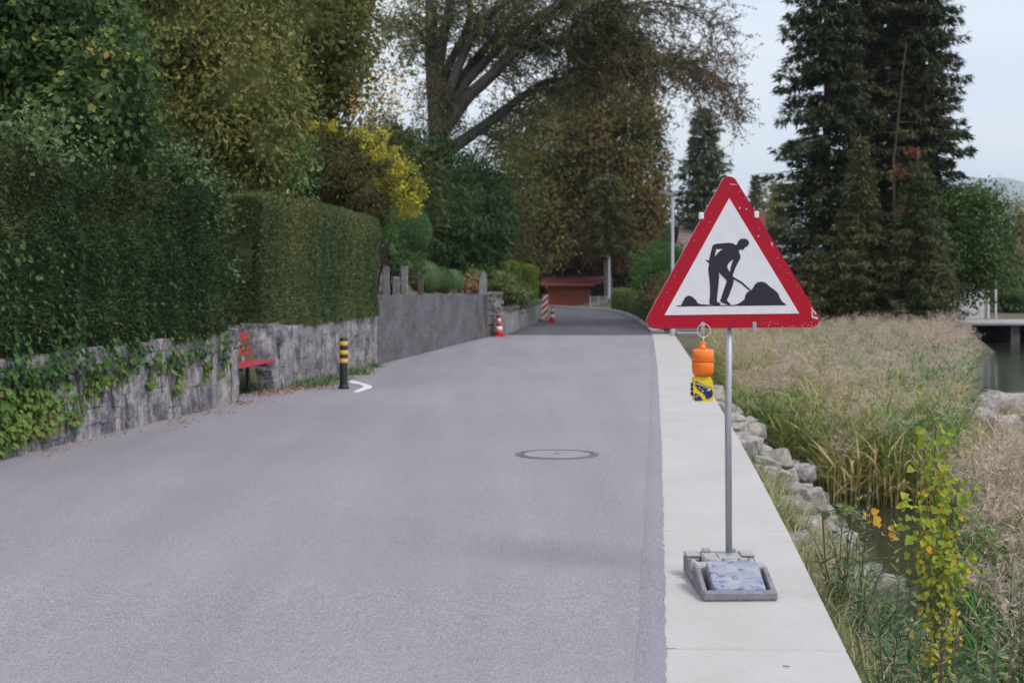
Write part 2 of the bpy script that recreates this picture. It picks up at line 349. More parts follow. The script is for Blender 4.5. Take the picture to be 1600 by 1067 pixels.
def chamfer(lo, hi, c):
    vs = []; idx = {}
    for ix in (0, 1):
        for iy in (0, 1):
            for iz in (0, 1):
                for ax in range(3):
                    p = [hi[0] if ix else lo[0], hi[1] if iy else lo[1], hi[2] if iz else lo[2]]
                    sg = (ix, iy, iz)
                    for k in range(3):
                        if k != ax: p[k] += -c if sg[k] else c
                    idx[(ix, iy, iz, ax)] = len(vs); vs.append(Vector(p))
    fs = []
    for ax in range(3):
        o1, o2 = [a for a in range(3) if a != ax]
        for s in (0, 1):
            q = []
            for u, w in ((0, 0), (1, 0), (1, 1), (0, 1)):
                k = [0, 0, 0]; k[ax] = s; k[o1] = u; k[o2] = w; q.append(idx[(*k, ax)])
            fs.append(q)
    for ax in range(3):
        o1, o2 = [a for a in range(3) if a != ax]
        for u in (0, 1):
            for w in (0, 1):
                q = []
                for e, a in ((0, o1), (0, o2), (1, o2), (1, o1)):
                    k = [0, 0, 0]; k[ax] = e; k[o1] = u; k[o2] = w; q.append(idx[(*k, a)])
                fs.append(q)
    for ix in (0, 1):
        for iy in (0, 1):
            for iz in (0, 1): fs.append([idx[(ix, iy, iz, a)] for a in range(3)])
    cen = Vector([(a + b) / 2 for a, b in zip(lo, hi)]); out = []
    for f in fs:
        n = (vs[f[1]] - vs[f[0]]).cross(vs[f[2]] - vs[f[0]]); mid = sum((vs[i] for i in f), Vector()) / len(f)
        out.append(tuple(f) if n.dot(mid - cen) > 0 else tuple(f[::-1]))
    return vs, out

# ------------------------------------------------------------------ the lie of the land (x right, y along the road, z up)
def zroad(d):
    d = np.asarray(d, float); q = d - 9.5
    a = -.012 * (q + np.sqrt(q * q + 6)); b = -.975 - .0112 * (d - 50)
    w = np.clip((d - 46) / 8, 0, 1); return np.maximum(a * (1 - w) + b * w, -1.5)
def edge_x(d):      # asphalt / slab line
    return np.interp(d, [-20, 5.52, 13.5, 28, 50, 53], [-1.97, .596, 1.416, 2.86, 4.95, 5.2])
SLAB_W = .775
WALL = [(-5.9, 2.0), (-5.0, 8.0), (-4.43, 12.3), (-3.6, 18.7), (-3.42, 22.0), (-2.7, 28.6), (-.65, 48.5), (.05, 52.5), (1.37, 67.6), (2.6, 80), (-3, 100)]
def wall_x(d): return np.interp(d, [p[1] for p in WALL], [p[0] for p in WALL])
def wall_top(d): return np.interp(d, [2, 18.7, 22, 28, 28.5, 48.5, 50, 53, 67, 80], [.82, .74, .63, .62, .95, .48, .2, -.2, -.45, -.9])
def spot(px, py, d): return Vector(((px - 800) / FPX * d, d, EYE - (py - HOR) / FPX * d))
LAKE = -1.6
def snoise(x, y, s=1.0, k=0.0):
    return (np.sin(x * 1.7 * s + 1.3 + k) * np.cos(y * 1.3 * s - .7 + k * 2) + .5 * np.sin(x * 3.9 * s - y * 3.1 * s + k) + .3 * np.sin(x * 7.7 * s + y * 8.3 * s + 2 * k)) / 1.8
def height(x, d):
    x = np.asarray(x, float); d = np.asarray(d, float)
    zr = zroad(d); wx = wall_x(d); se = edge_x(d) + SLAB_W
    left = wall_top(d) - .12 + np.clip((wx - x) * .16, 0, 4.5) + .05 * snoise(x, d)
    left = np.where(d > 82, zr + np.clip((d - 82) * .06, 0, 4), left)
    u = x - np.where(d > 53, np.interp(d, [53, 56, 65, 77, 86, 90, 93, 97], [5.12, 5.27, 5.79, 6.1, 5.9, 5.0, 4.0, 2.4]) + .15, se)
    bank = np.maximum(zr - .22 - np.clip(u, 0, 9) / 1.95 * (zr + 2.0), -2.25) + .07 * snoise(x, d, 1.6)
    shore = np.interp(d, [47, 50, 60, 62, 75], [6, 16.2, 17.5, 40, 46])
    land = np.where(x < shore, -.92, np.maximum(-.92 - (x - shore) * .8, -2.4))
    nr_ = np.clip((u - 1.8) / 2.5, 0, 1); land = np.where((d < 110), land * nr_ + np.minimum(land, zr - .03) * (1 - nr_), land)
    w = np.clip((d - 45) / 4, 0, 1); right = bank * (1 - w) + land * w
    right = np.where(d > 2000, -3, right)
    road = zr - .14
    wallcut = np.clip((wx - .22 - x) / .05, 0, 1)
    z = np.where(x < wx - .22, left, np.where(u < -.05, road, right))
    rec = (d > 18.6) & (d < 21.0) & (x > wx - 1.05); z = np.where(rec & (x < wx + .2), zr - .02, z)
    return z
xs = np.unique(np.concatenate([np.linspace(-9000, -200, 8), np.linspace(-200, -20, 16), np.linspace(-20, -7, 14), np.linspace(-7, 9, 97), np.linspace(9, 26, 40), np.linspace(26, 120, 20), np.linspace(120, 9500, 9)]))
ys = np.unique(np.concatenate([np.linspace(-3000, -30, 6), np.linspace(-30, 0, 16), np.linspace(0, 60, 161), np.linspace(60, 110, 40), np.linspace(110, 300, 12), np.linspace(300, 9500, 9)]))
X, Y = np.meshgrid(xs, ys); Z = height(X, Y)
def grid_mesh(name, X, Y, Z, m, smooth=True):
    ny, nx = X.shape; me = bpy.data.meshes.new(name)
    v = np.stack([X, Y, Z], -1).reshape(-1, 3); i = np.arange(ny * nx).reshape(ny, nx)
    f = np.stack([i[:-1, :-1], i[:-1, 1:], i[1:, 1:], i[1:, :-1]], -1).reshape(-1, 4)
    me.from_pydata(v.tolist(), [], f.tolist()); me.materials.append(m)
    if smooth: me.polygons.foreach_set('use_smooth', [True] * len(me.polygons))
    return link_obj(name, me)
m_, t_, p_ = mat_new('earth_and_litter'); v_ = wcoords(t_)
n1 = noise(t_, v_, 14, 6, .7); n2 = noise(t_, v_, .8, 5, .6)
r1 = ramp(t_, [(.3, (.05, .04, .03)), (.55, (.12, .095, .065)), (.75, (.24, .19, .13))]); link(t_, n1.outputs[0], r1.inputs[0])
r2 = ramp(t_, [(.45, (0, 0, 0)), (.62, (1, 1, 1))]); link(t_, n2.outputs[0], r2.inputs[0])
link(t_, mixc(t_, r1.outputs[0], (.06, .085, .03), mixc(t_, (0, 0, 0), (.55, .55, .55), r2.outputs[0])), p_.inputs['Base Color']); p_.inputs['Roughness'].default_value = .95; bump(t_, p_, n1.outputs[0], .8, .04)
M['earth'] = m_
tag(grid_mesh('ground', X, Y, Z, M['earth']), kind='structure')

m_, t_, p_ = mat_new('lake_water')
p_.inputs['Base Color'].default_value = (.030, .036, .024, 1); p_.inputs['Roughness'].default_value = .05; p_.inputs['IOR'].default_value = 1.33; p_.inputs['Specular IOR Level'].default_value = .6
n1 = noise(t_, wcoords(t_, (.9, 2.2, 1)), 1.6, 4, .5); n2 = noise(t_, wcoords(t_, (1, 2.6, 1)), 7, 3, .5)
ad = t_.nodes.new('ShaderNodeMath'); ad.operation = 'MULTIPLY_ADD'; ad.inputs[1].default_value = .3; link(t_, n2.outputs[0], ad.inputs[0]); link(t_, n1.outputs[0], ad.inputs[2])
bump(t_, p_, ad.outputs[0], .4, .025); M['water'] = m_
w = MB(); w.add([(1.0, -60, LAKE), (9400, -60, LAKE), (9400, 9400, LAKE), (60, 9400, LAKE), (4.2, 46.6, LAKE), (3.4, 32, LAKE)], [(0, 1, 2, 3, 4, 5)], M['water'])
tag(w.build('lake_water'), kind='structure')

def ribbon(name, ds, xl, xr, dz, m, crown=0, n=6, dzl=None):
    V = []; F = []
    for i, d in enumerate(ds):
        for k in range(n + 1):
            t = k / n; x = xl[i] * (1 - t) + xr[i] * t
            V.append((x, d, float(zroad(d)) + (dz if k or dzl is None else dzl) + crown * (1 - (2 * t - 1) ** 2)))
    for i in range(len(ds) - 1):
        for k in range(n): a = i * (n + 1) + k; F.append((a, a + 1, a + n + 2, a + n + 1))
    b = MB(); b.add(V, F, m); return tag(b.build(name, smooth=True), kind='structure')
ds = np.concatenate([np.arange(-12, 50, .25), [50.0]])
lx = wall_x(ds) - np.where((ds > 18.4) & (ds < 21.0), 1.0, .05)
ribbon('road', ds, lx, edge_x(ds) + .05, 0, M['asphalt'])
db = np.concatenate([np.arange(-6, 16, .022), np.arange(16, 50, .2)])
jit = np.convolve(rng.normal(0, 1, len(db) + 8), np.ones(5) / 5, 'same')[4:-4] * .008 * np.clip((18 - db) / 8, .25, 1)
ribbon('road_edge_strip', db, edge_x(db) - .118 + .004 * np.sin(db * 3), edge_x(db) + .004 + jit, .0085, M['edge'], n=3, dzl=.0012)
# resurfaced part that bends away to the left in front of the shed
dn = np.arange(49.9, 97, .5)
xr_ = np.interp(dn, [49, 53, 56, 65, 77, 86, 90, 93, 97], [4.95, 5.12, 5.27, 5.79, 6.1, 5.9, 5.0, 4.0, 2.4]); xl_ = np.interp(dn, [49, 53, 60, 68, 80, 97], [-.75, .0, .72, 1.45, .6, -8])
ribbon('resurfaced_road', dn, xl_, xr_, .004, M['new_asphalt'])
# slabs of the pale path along the water
path = thing('concrete_path', (0, 0, 0), 'pale concrete edge path of long slabs beside the asphalt road', 'path'); path['kind'] = 'structure'; del path['category']; del path['label']
J = 6.06
for k in range(-4, 17):
    d0, d1 = J + 2.7 * k, J + 2.7 * (k + 1) - .024
    if d0 > 50: break
    d1 = min(d1, 50.6); b = MB(); V = []
    for d in (d0, d1):
        x0 = float(edge_x(d)) - .01; z = float(zroad(d)) + .0045 + rng.normal(0, .0006)
        sl = -.05
        V += [(x0, d, z), (x0 + SLAB_W, d + sl * SLAB_W, z), (x0 + SLAB_W, d + sl * SLAB_W, z - .55), (x0, d, z - .55)]
    b.add(V, [(0, 1, 5, 4), (1, 2, 6, 5), (0, 3, 2, 1), (4, 5, 6, 7), (3, 7, 6, 2), (0, 4, 7, 3)], M['slab'])
    o = b.build('slab', path)
    md = o.modifiers.new('edge', 'BEVEL'); md.width = .009; md.segments = 1
# kerb along the resurfaced road (right) and below the low wall (left)
def kerb(name, pts, w, h, label):
    t = thing(name, (0, 0, 0), label, 'kerb')
    for i in range(len(pts) - 1):
        a, b_ = Vector(pts[i]), Vector(pts[i + 1]); n = max(1, int((b_ - a).length / 1.6))
        for k in range(n):
            p = a.lerp(b_, k / n); q = a.lerp(b_, (k + .985) / n); d = (q - p).normalized(); s = Vector((-d.y, d.x, 0)) * w
            b = MB(); V = []
            for r_ in (p, q): V += [r_ + Vector((0, 0, h)), r_ - s + Vector((0, 0, h)), r_ - s - Vector((0, 0, .2)), r_ - Vector((0, 0, .2))]
            b.add(V, [(0, 1, 5, 4), (1, 2, 6, 5), (0, 3, 2, 1), (4, 5, 6, 7), (3, 7, 6, 2), (0, 4, 7, 3)], M['kerb']); b.build('kerb_stone', t)
    return t
kerb('kerb', [(x, d, float(zroad(d))) for x, d in zip(xr_[4::10], dn[4::10])], .22, .10, 'curved pale kerb on the lake side of the dark resurfaced road')
kerb('kerb', [(x - .02, d, float(zroad(d))) for x, d in ((.0, 53.0), (.72, 60), (1.40, 67.5))], -.16, .09, 'straight grey kerb at the foot of the low garden wall')

# ------------------------------------------------------------------ leaves
TPL = {
 'leaf':  ([(0, 0, 0), (.42, .5, .12), (1, 0, -.05), (.42, -.5, .12)], [(0, 1, 2), (0, 2, 3)]),
 'round': ([(0, 0, 0), (.2, .5, .22), (.6, .42, .16), (1, 0, -.15), (.6, -.42, .16), (.2, -.5, .22)], [(0, 1, 2), (0, 2, 3), (0, 3, 4), (0, 4, 5)]),
 'lobed': ([(.35, 0, -.05), (0, 0, 0), (.02, .36, .05), (.26, .36, 0), (.54, .52, .06), (.66, .30, 0), (1, 0, .03), (.66, -.30, 0), (.54, -.52, .06), (.26, -.36, 0), (.02, -.36, .05)], [(0, i, i + 1) for i in range(1, 10)] + [(0, 10, 1)]),
 'needle': ([(0, 0, 0), (.35, .5, 0), (1, 0, -.1), (.35, -.5, 0)], [(0, 1, 2), (0, 2, 3)]),
}
def unit(a): return a / np.maximum(np.linalg.norm(a, axis=-1, keepdims=True), 1e-9)
def rnd3(n): return unit(rng.normal(size=(n, 3)))
def tri_mesh(name, V, F, tint, m, parent=None, kind=None):
    me = bpy.data.meshes.new(name); nv, nf = len(V), len(F)
    me.vertices.add(nv); me.vertices.foreach_set('co', np.ascontiguousarray(V, np.float32).ravel())
    me.loops.add(nf * 3); me.loops.foreach_set('vertex_index', np.ascontiguousarray(F, np.int32).ravel())
    me.polygons.add(nf); me.polygons.foreach_set('loop_start', np.arange(0, nf * 3, 3, dtype=np.int32)); me.polygons.foreach_set('loop_total', np.full(nf, 3, np.int32))
    at = me.attributes.new('tint', 'FLOAT', 'POINT'); at.data.foreach_set('value', np.ascontiguousarray(tint, np.float32))
    me.materials.append(m); me.update(calc_edges=True)
    o = link_obj(name, me, parent)
    if kind: o['kind'] = kind
    return o
def leaf_arrays(P, A, N, L, W, tint, shape='leaf'):
    tv, tf = TPL[shape]; tv = np.array(tv); tf = np.array(tf); n, k = len(P), len(tv)
    A = unit(A); S = unit(np.cross(A, N)); Nn = np.cross(S, A)
    L = np.broadcast_to(L, (n,)); W = np.broadcast_to(W, (n,))
    V = P[:, None] + A[:, None] * (tv[None, :, 0, None] * L[:, None, None]) + S[:, None] * (tv[None, :, 1, None] * W[:, None, None]) + Nn[:, None] * (tv[None, :, 2, None] * W[:, None, None])
    F = tf[None] + (np.arange(n) * k)[:, None, None]
    return V.reshape(-1, 3), F.reshape(-1, 3), np.repeat(np.clip(tint, 0, 1), k)
class Leaves:
    def __init__(s): s.V = []; s.F = []; s.T = []; s.n = 0
    def add(s, V, F, T): s.V.append(V); s.F.append(F + s.n); s.T.append(T); s.n += len(V)
    def put(s, P, A, N, L, W, tint, shape='leaf'): s.add(*leaf_arrays(P, A, N, L, W, tint, shape))
    def build(s, name, m, parent=None, kind='stuff'): return tri_mesh(name, np.concatenate(s.V), np.concatenate(s.F), np.concatenate(s.T), m, parent, kind)
def n3(P, f, k=0.0):
    x, y, z = (P * f).T
    return (np.sin(x * 1.3 + 2.1 * k + .7 * np.sin(y * 1.1 + k)) + np.sin(y * 1.7 + 1.1 * k + .8 * np.sin(z * 1.3)) + np.sin(z * 1.5 + .6 * k + .9 * np.sin(x * 1.2 + 2))) / 3
def crown(ells, n, per, L, W, shape='leaf', shell=(.72, 1.04), lump=.2, lf=1.2, up=.15, droop=.3, sprig=.25, tint=.4, tvar=.22, tf=1.0, flat=.5, lv=.3, clipz=None):
    """leaf sprigs spread through the outer part of a set of ellipsoids; returns Leaves"""
    out = Leaves(); k = rng.uniform(0, 20)
    C = np.array([e[0] for e in ells], float); Rr = np.array([e[1] for e in ells], float)
    area = (Rr[:, 0] * Rr[:, 2] + Rr[:, 1] * Rr[:, 2] + Rr[:, 0] * Rr[:, 1]); area /= area.sum()
    e = rng.choice(len(ells), n, p=area); d = rnd3(n)
    r = rng.uniform(shell[0] ** 2, shell[1] ** 2, n) ** .5 * (1 + lump * n3(d * Rr[e] + C[e], lf, k) + lump * .6 * n3(d * Rr[e] + C[e], lf * 2.7, k + 3))
    P = C[e] + d * Rr[e] * r[:, None]; O = unit(d / Rr[e])
    keep = np.ones(n, bool)
    for j in range(len(ells)):
        q = (((P - C[j]) / Rr[j]) ** 2).sum(1); keep &= ~((q < .35) & (e != j))
    if clipz is not None: keep &= P[:, 2] > clipz
    P, O = P[keep], O[keep]; n = len(P)
    g = unit(O * .8 + np.array([0, 0, up]) + rnd3(n) * .6)
    ct = tint + tvar * n3(P, tf, k + 7) + rng.normal(0, tvar * .45, n)
    m = n * per; PP = np.repeat(P, per, 0); GG = np.repeat(g, per, 0); OO = np.repeat(O, per, 0); t = rng.uniform(0, 1, m)
    PP = PP + GG * (t * sprig)[:, None] + rng.normal(0, sprig * .28, (m, 3))
    A = unit(GG * .5 + rnd3(m) * .8 + np.array([0, 0, -droop])); N = unit(OO * .6 + np.array([0, 0, flat]) + rnd3(m) * .55)
    out.put(PP, A, N, L * (1 + rng.normal(0, lv, m)).clip(.4, 1.8), W * (1 + rng.normal(0, lv, m)).clip(.4, 1.8), np.repeat(ct, per) + rng.normal(0, tvar * .4, m), shape)
    return out
def blob(name, ells, m, parent, s=.72, lump=.12):
    """woody, leafy inside of a dense crown"""
    b = MB()
    for c, r in ells:
        V = []; F = []; nu, nv = 14, 9
        for j in range(nv + 1):
            th = math.pi * j / nv
            for i in range(nu):
                ph = 2 * math.pi * i / nu; d = Vector((math.sin(th) * math.cos(ph), math.sin(th) * math.sin(ph), math.cos(th)))
                q = s * (1 + lump * math.sin(3 * ph + c[0]) * math.sin(2 * th) + lump * math.sin(5 * th + c[1]))
                V.append((c[0] + d.x * r[0] * q, c[1] + d.y * r[1] * q, c[2] + d.z * r[2] * q))
        for j in range(nv):
            for i in range(nu): F.append((j * nu + i, (j + 1) * nu + i, (j + 1) * nu + (i + 1) % nu, j * nu + (i + 1) % nu))
        b.add(V, F, m)
    return b.build(name, parent, smooth=True)
def gz(x, d): return float(height(x, d))

def shrub(name, label, cat, base, ells, n, per, L, W, lm, core=.7, stems=5, group=None, bark='bark_brown', **kw):
    """base (x, d): where the stems leave the ground; ells in world metres"""
    z0 = gz(*base); t = thing(name, (base[0], base[1], z0), label, cat, group); o = np.array([base[0], base[1], z0])
    ells = [(tuple(np.array(c) - o), r) for c, r in ells]
    b = MB()
    for i in range(stems):
        c, r = ells[i % len(ells)]; a = Vector((random.uniform(-.12, .12), random.uniform(-.12, .12), -.05)); e = Vector(c) + Vector((random.uniform(-.5, .5) * r[0], random.uniform(-.5, .5) * r[1], random.uniform(-.2, .6) * r[2]))
        mid = a.lerp(e, .5) + Vector((random.uniform(-.1, .1), random.uniform(-.1, .1), .15)); rr = .02 + .012 * max(r)
        b.tube([a, mid, e], [rr, rr * .75, rr * .3], M[bark], 6)
    b.build('stem' if stems < 3 else 'stems', t, True, None if stems < 3 else 'stuff')
    crown(ells, n, per, L, W, **kw).build('foliage', LF[lm], t)
    if core: blob('inner_growth', ells, LF_CORE[lm], t, core)['kind'] = 'stuff'
    return t
# solid cores that block light through a crown: the same leaf and twig colours
LF_CORE = {}
def core_mat(k):
    c = None
    for n in LF[k].node_tree.nodes:
        if n.type == 'VALTORGB': c = tuple(n.color_ramp.elements[1].color)[:3]
    return plain('inner_' + k, tuple(.6 * a + .4 * b for a, b in zip(c, (.07, .055, .035))), .95, 0, .4, 5, .1, .8)
for k in LF: LF_CORE[k] = core_mat(k)

def hedge(name, label, line, thick, z0, z1, n, L, W, lm, group=None, round_=.12, tint=.35, tvar=.25, topboost=0.0, side=-1, und=.05, tf=1.2, shape='needle', cat='hedge', patches=True, undz=.06):
    """clipped hedge; LINE: its road-side foot as (x, d) points; grows to the left (side -1) or right of it; z0, z1: functions of d"""
    P0 = np.array(line, float); seg = np.linalg.norm(np.diff(P0, axis=0), axis=1); cum = np.concatenate([[0], np.cumsum(seg)]); LEN = cum[-1]
    def at(s):
        x = np.interp(s, cum, P0[:, 0]); y = np.interp(s, cum, P0[:, 1]); i = np.clip(np.searchsorted(cum, s, side='right') - 1, 0, len(seg) - 1)
        d = np.diff(P0, axis=0)[i] / seg[i][:, None]; nrm = np.stack([-side * d[:, 1], side * d[:, 0]], 1) * -1
        return x, y, nrm
    t = thing(name, (P0[0, 0], P0[0, 1], float(z0(P0[0, 1]))), label, cat, group); org = np.array([P0[0, 0], P0[0, 1], float(z0(P0[0, 1]))])
    ztop = np.mean([z1(p[1]) for p in P0]); zbot = np.mean([z0(p[1]) for p in P0]); Hh = ztop - zbot
    parts = [('f', LEN * Hh), ('t', LEN * thick), ('a', thick * Hh), ('b', thick * Hh)]; tot = sum(a for _, a in parts)
    lv = Leaves(); k0 = rng.uniform(0, 9)
    for kind, ar in parts:
        m = int(n * ar / tot); s = rng.uniform(0, LEN, m); v = rng.uniform(0, 1, m); w = rng.uniform(0, 1, m)
        if kind == 'f': w = np.zeros(m)
        if kind == 't': v = np.ones(m)
        if kind == 'a': s = np.zeros(m)
        if kind == 'b': s = np.full(m, LEN)
        x, y, nr = at(s)
        zb = z0(y); zt = z1(y); z = zb + (zt - zb) * v
        O = np.tile([0, 0, 1.0], (m, 1))
        if kind == 'f': O = np.c_[-nr, np.zeros(m)] * 1.0
        if kind in 'ab':
            dd = np.diff(P0, axis=0)[0 if kind == 'a' else -1]; dd = dd / np.linalg.norm(dd) * (-1 if kind == 'a' else 1); O = np.tile([dd[0], dd[1], 0], (m, 1))
        x = x + nr[:, 0] * w * thick; y = y + nr[:, 1] * w * thick
        P = np.c_[x, y, z]
        # rounded shoulders, uneven clipping
        sh = np.clip((zt - z) / .22, 0, 1)
        if kind != 't': P -= O * (round_ * (1 - sh) ** 2)[:, None]
        else: P[:, 2] -= round_ * np.clip(1 - np.minimum(w, 1 - w) * thick / .25, 0, 1) ** 2 - undz * n3(P, 1.7, k0)
        P += O * (und * n3(P, 1.9, k0) + und * .7 * n3(P, 5.5, k0 + 2) - np.abs(rng.normal(0, .05, m)))[:, None]
        A = unit(O * .75 + np.array([0, 0, .3]) + rnd3(m) * .9); N = unit(O * .3 + np.array([0, 0, .5]) + rnd3(m) * .7)
        ti = tint + tvar * (n3(P, tf, k0 + 5) if patches else 0) + rng.normal(0, tvar * .45, m) + (topboost * np.clip((z - zt + .25) / .25, 0, 1) if topboost else 0)
        ti += np.where(rng.uniform(0, 1, m) < .012, .5, 0)
        lv.put(P - org, A, N, L * rng.uniform(.6, 1.4, m), W * rng.uniform(.6, 1.4, m), ti, shape)
    lv.build('foliage', LF[lm], t)
    # solid box added for the twiggy inside, to block light
    b = MB(); V = []; c = .08 + und * 1.7
    ss = np.linspace(.06, LEN - .06, max(2, int(LEN / .5))); x, y, nr = at(ss)
    for i in range(len(ss)):
        for w, zz in ((c, z0(y[i]) - .03), (c, z1(y[i]) - .15 - undz * .9), (thick - c, z1(y[i]) - .15 - undz * .9), (thick - c, z0(y[i]) - .03)):
            V.append((x[i] + nr[i, 0] * w - org[0], y[i] + nr[i, 1] * w - org[1], float(zz) - org[2]))
    F = [(i * 4 + k, i * 4 + (k + 1) % 4, i * 4 + 4 + (k + 1) % 4, i * 4 + 4 + k) for i in range(len(ss) - 1) for k in range(4)] + [(0, 1, 2, 3), tuple((len(ss) - 1) * 4 + k for k in (3, 2, 1, 0))]
    b.add(V, F, LF_CORE[lm]); b.build('inner_growth', t)
    return t

# ------------------------------------------------------------------ walls on the garden side
BLOCKS = []
for i in range(10):
    vs, fs = chamfer((-.5, -.5, -.5), (.5, .5, .5), .05)
    r_ = random.Random(i); vs = [v + Vector((r_.uniform(-.10, .10), r_.uniform(-.025, .025), r_.uniform(-.10, .10))) for v in vs]
    me = bpy.data.meshes.new('stone'); me.from_pydata([tuple(v) for v in vs], [], fs); me.materials.append(M['stone']); BLOCKS.append(me)
def stone_wall(label, line, h0, zt, depth=.5, back=.45, seed=3, irregular=1.0, cap=True):
    """rubble wall along LINE of (x, d); face to the right; zt: top as a function of d"""
    r_ = random.Random(seed)
    t = thing('stone_wall', (line[0][0], line[0][1], float(zroad(line[0][1]))), label, 'wall'); org = t.location.copy()
    L = [Vector((x, d, 0)) for x, d in line]
    b = MB(); n = len(L)
    # mortar face: an uneven skin that stands proud of the stones in places
    cum = [0.0]
    for i in range(n - 1): cum.append(cum[-1] + (L[i + 1] - L[i]).length)
    nu = max(3, int(cum[-1] / .09)); nv = 15; V = []; F = []
    def at(sd):
        i = 0
        while i < n - 2 and sd > cum[i + 1]: i += 1
        dr = (L[i + 1] - L[i]).normalized(); return L[i] + dr * (sd - cum[i]), dr, Vector((-dr.y, dr.x, 0))
    for u in range(nu + 1):
        p, dr, lf = at(cum[-1] * u / nu); zb = float(zroad(p.y)) - .06; z1 = float(zt(p.y)) - .02
        for v in range(nv + 1):
            z = zb + (z1 - zb) * v / nv; q_ = np.array([[cum[-1] * u / nu * 1.0 + seed, 0.3 * seed, z]])
            off = -.013 - .012 * float(n3(q_, 3.1, seed)[0]) - .008 * float(n3(q_, 9.0, seed + 1)[0]); V.append(p + lf * off + Vector((0, 0, z)) - org)
        V.append(p + lf * back + Vector((0, 0, z1)) - org); V.append(p + lf * back + Vector((0, 0, zb - .3)) - org)
    K_ = nv + 3
    for u in range(nu):
        for v in range(nv + 2): F.append((u * K_ + v, (u + 1) * K_ + v, (u + 1) * K_ + v + 1, u * K_ + v + 1))
    F += [tuple(range(K_)), tuple(nu * K_ + k for k in range(K_))[::-1]]
    b.add(V, F, M['mortar']); b.build('mortar', t, True)
    # stones: an irregular, uncoursed split of the face
    cells = []
    def split(s0, s1, z0, z1, lvl=0):
        w, h = s1 - s0, z1 - z0
        if (w < .50 and h < .30 and r_.random() < .75) or (w < .3 and h < .2): cells.append((s0, s1, z0, z1)); return
        if w / h > 1.5 * r_.uniform(.75, 1.3): m = s0 + w * r_.uniform(.36, .64); split(s0, m, z0, z1); split(m, s1, z0, z1)
        else: m = z0 + h * r_.uniform(.34, .66); split(s0, s1, z0, m); split(s0, s1, m, z1)
    k0 = 0.0
    while k0 < cum[-1] - .05:
        k1 = min(cum[-1], k0 + r_.uniform(.9, 1.5)); split(k0, k1, -.05, 1.0); k0 = k1
    for s0, s1, z0, z1 in cells:
        m, dr, lf = at((s0 + s1) / 2); yaw = math.atan2(dr.y, dr.x); zg = float(zroad(m.y)); hh = float(zt(m.y)) - zg; f = hh / 1.0
        zc = zg + (z0 + z1) / 2 * f; h = (z1 - z0) * f
        o = link_obj('stone', r_.choice(BLOCKS), t)
        o.location = m + lf * (depth * .475 - .006 - r_.uniform(0, .012) * irregular) + Vector((0, 0, zc)) - org
        o.scale = (s1 - s0 - r_.uniform(-.006, .014), depth * .95, h - r_.uniform(-.006, .014)); o.rotation_euler = (r_.uniform(-.02, .02), r_.uniform(-.04, .04), yaw + r_.uniform(-.02, .02))
    return t
NEAR = [(-5.9, 2.0), (-5.0, 8.0), (-4.43, 12.3), (-3.6, 18.7)]
top1 = lambda d: np.interp(d, [2, 18.7], [.84, .74])
w1 = stone_wall('low grey rubble wall under the ivy-hung hedge, ending at the red bench', [(-4.72, 10.2), (-4.43, 12.3), (-3.6, 18.7)], .95, top1, seed=4)
w2 = stone_wall('pale rough rubble wall below the clipped hedge, behind the black and yellow bollard', [(-3.50, 20.9), (-3.42, 22.0), (-2.72, 28.5)], .95, lambda d: np.interp(d, [20, 21, 22, 28.6], [.70, .66, .64, .62]), seed=9, irregular=1.5)
# returns of the recess that holds the bench
def short_wall(label, a, b_, ztop, seed): return stone_wall(label, [a, b_], .9, lambda d: ztop, .34, .3, seed, 1.6)
short_wall('short end of the rubble wall closing the bench recess on the far side', (-4.6, 21.05), (-3.5, 20.92), .70, 21)
def boulder(name, c, r, seed, m, parent=None, flat=1.0):
    me = bpy.data.meshes.new(name); r_ = random.Random(seed); vs, fs = chamfer((-.5, -.5, -.5), (.5, .5, .5), .10)
    # cut a chamfered block by a few random planes: angular, broken faces
    pts = [Vector(v) for v in vs]
    extra = []
    for f in fs:
        if len(f) == 4: extra.append(sum((pts[i] for i in f), Vector()) / 4 * r_.uniform(.95, 1.25))
    import bmesh
    bm = bmesh.new()
    for p in pts + extra: bm.verts.new(p * r_.uniform(.66, 1.12) + Vector((r_.uniform(-.08, .08), r_.uniform(-.08, .08), r_.uniform(-.08, .08))))
    res = bmesh.ops.convex_hull(bm, input=bm.verts)
    bmesh.ops.delete(bm, geom=[g for g in res['geom_interior'] if isinstance(g, bmesh.types.BMVert)], context='VERTS')
    bm.to_mesh(me); bm.free(); me.materials.append(m)
    o = link_obj(name, me, parent); o.location = c; o.scale = r; o.rotation_euler = (r_.uniform(-.3, .3), r_.uniform(-.3, .3) * flat, r_.uniform(0, 6))
    return o
tag(boulder('boulder', (-3.95, 21.35, .62), (.5, .5, .36), 5, M['rock']), 'rough grey boulder with a pointed top lying on the wall corner above the bench', 'boulder')
tag(boulder('boulder', (-3.62, 21.2, .56), (.55, .4, .26), 8, M['stone']), 'flat-topped pale boulder capping the wall corner next to the bench', 'boulder')
# back of the recess: earth bank held by dark stones
short_wall('dark low stone backing wall behind the red bench', (-4.5, 18.5), (-4.42, 21.0), .62, 31)

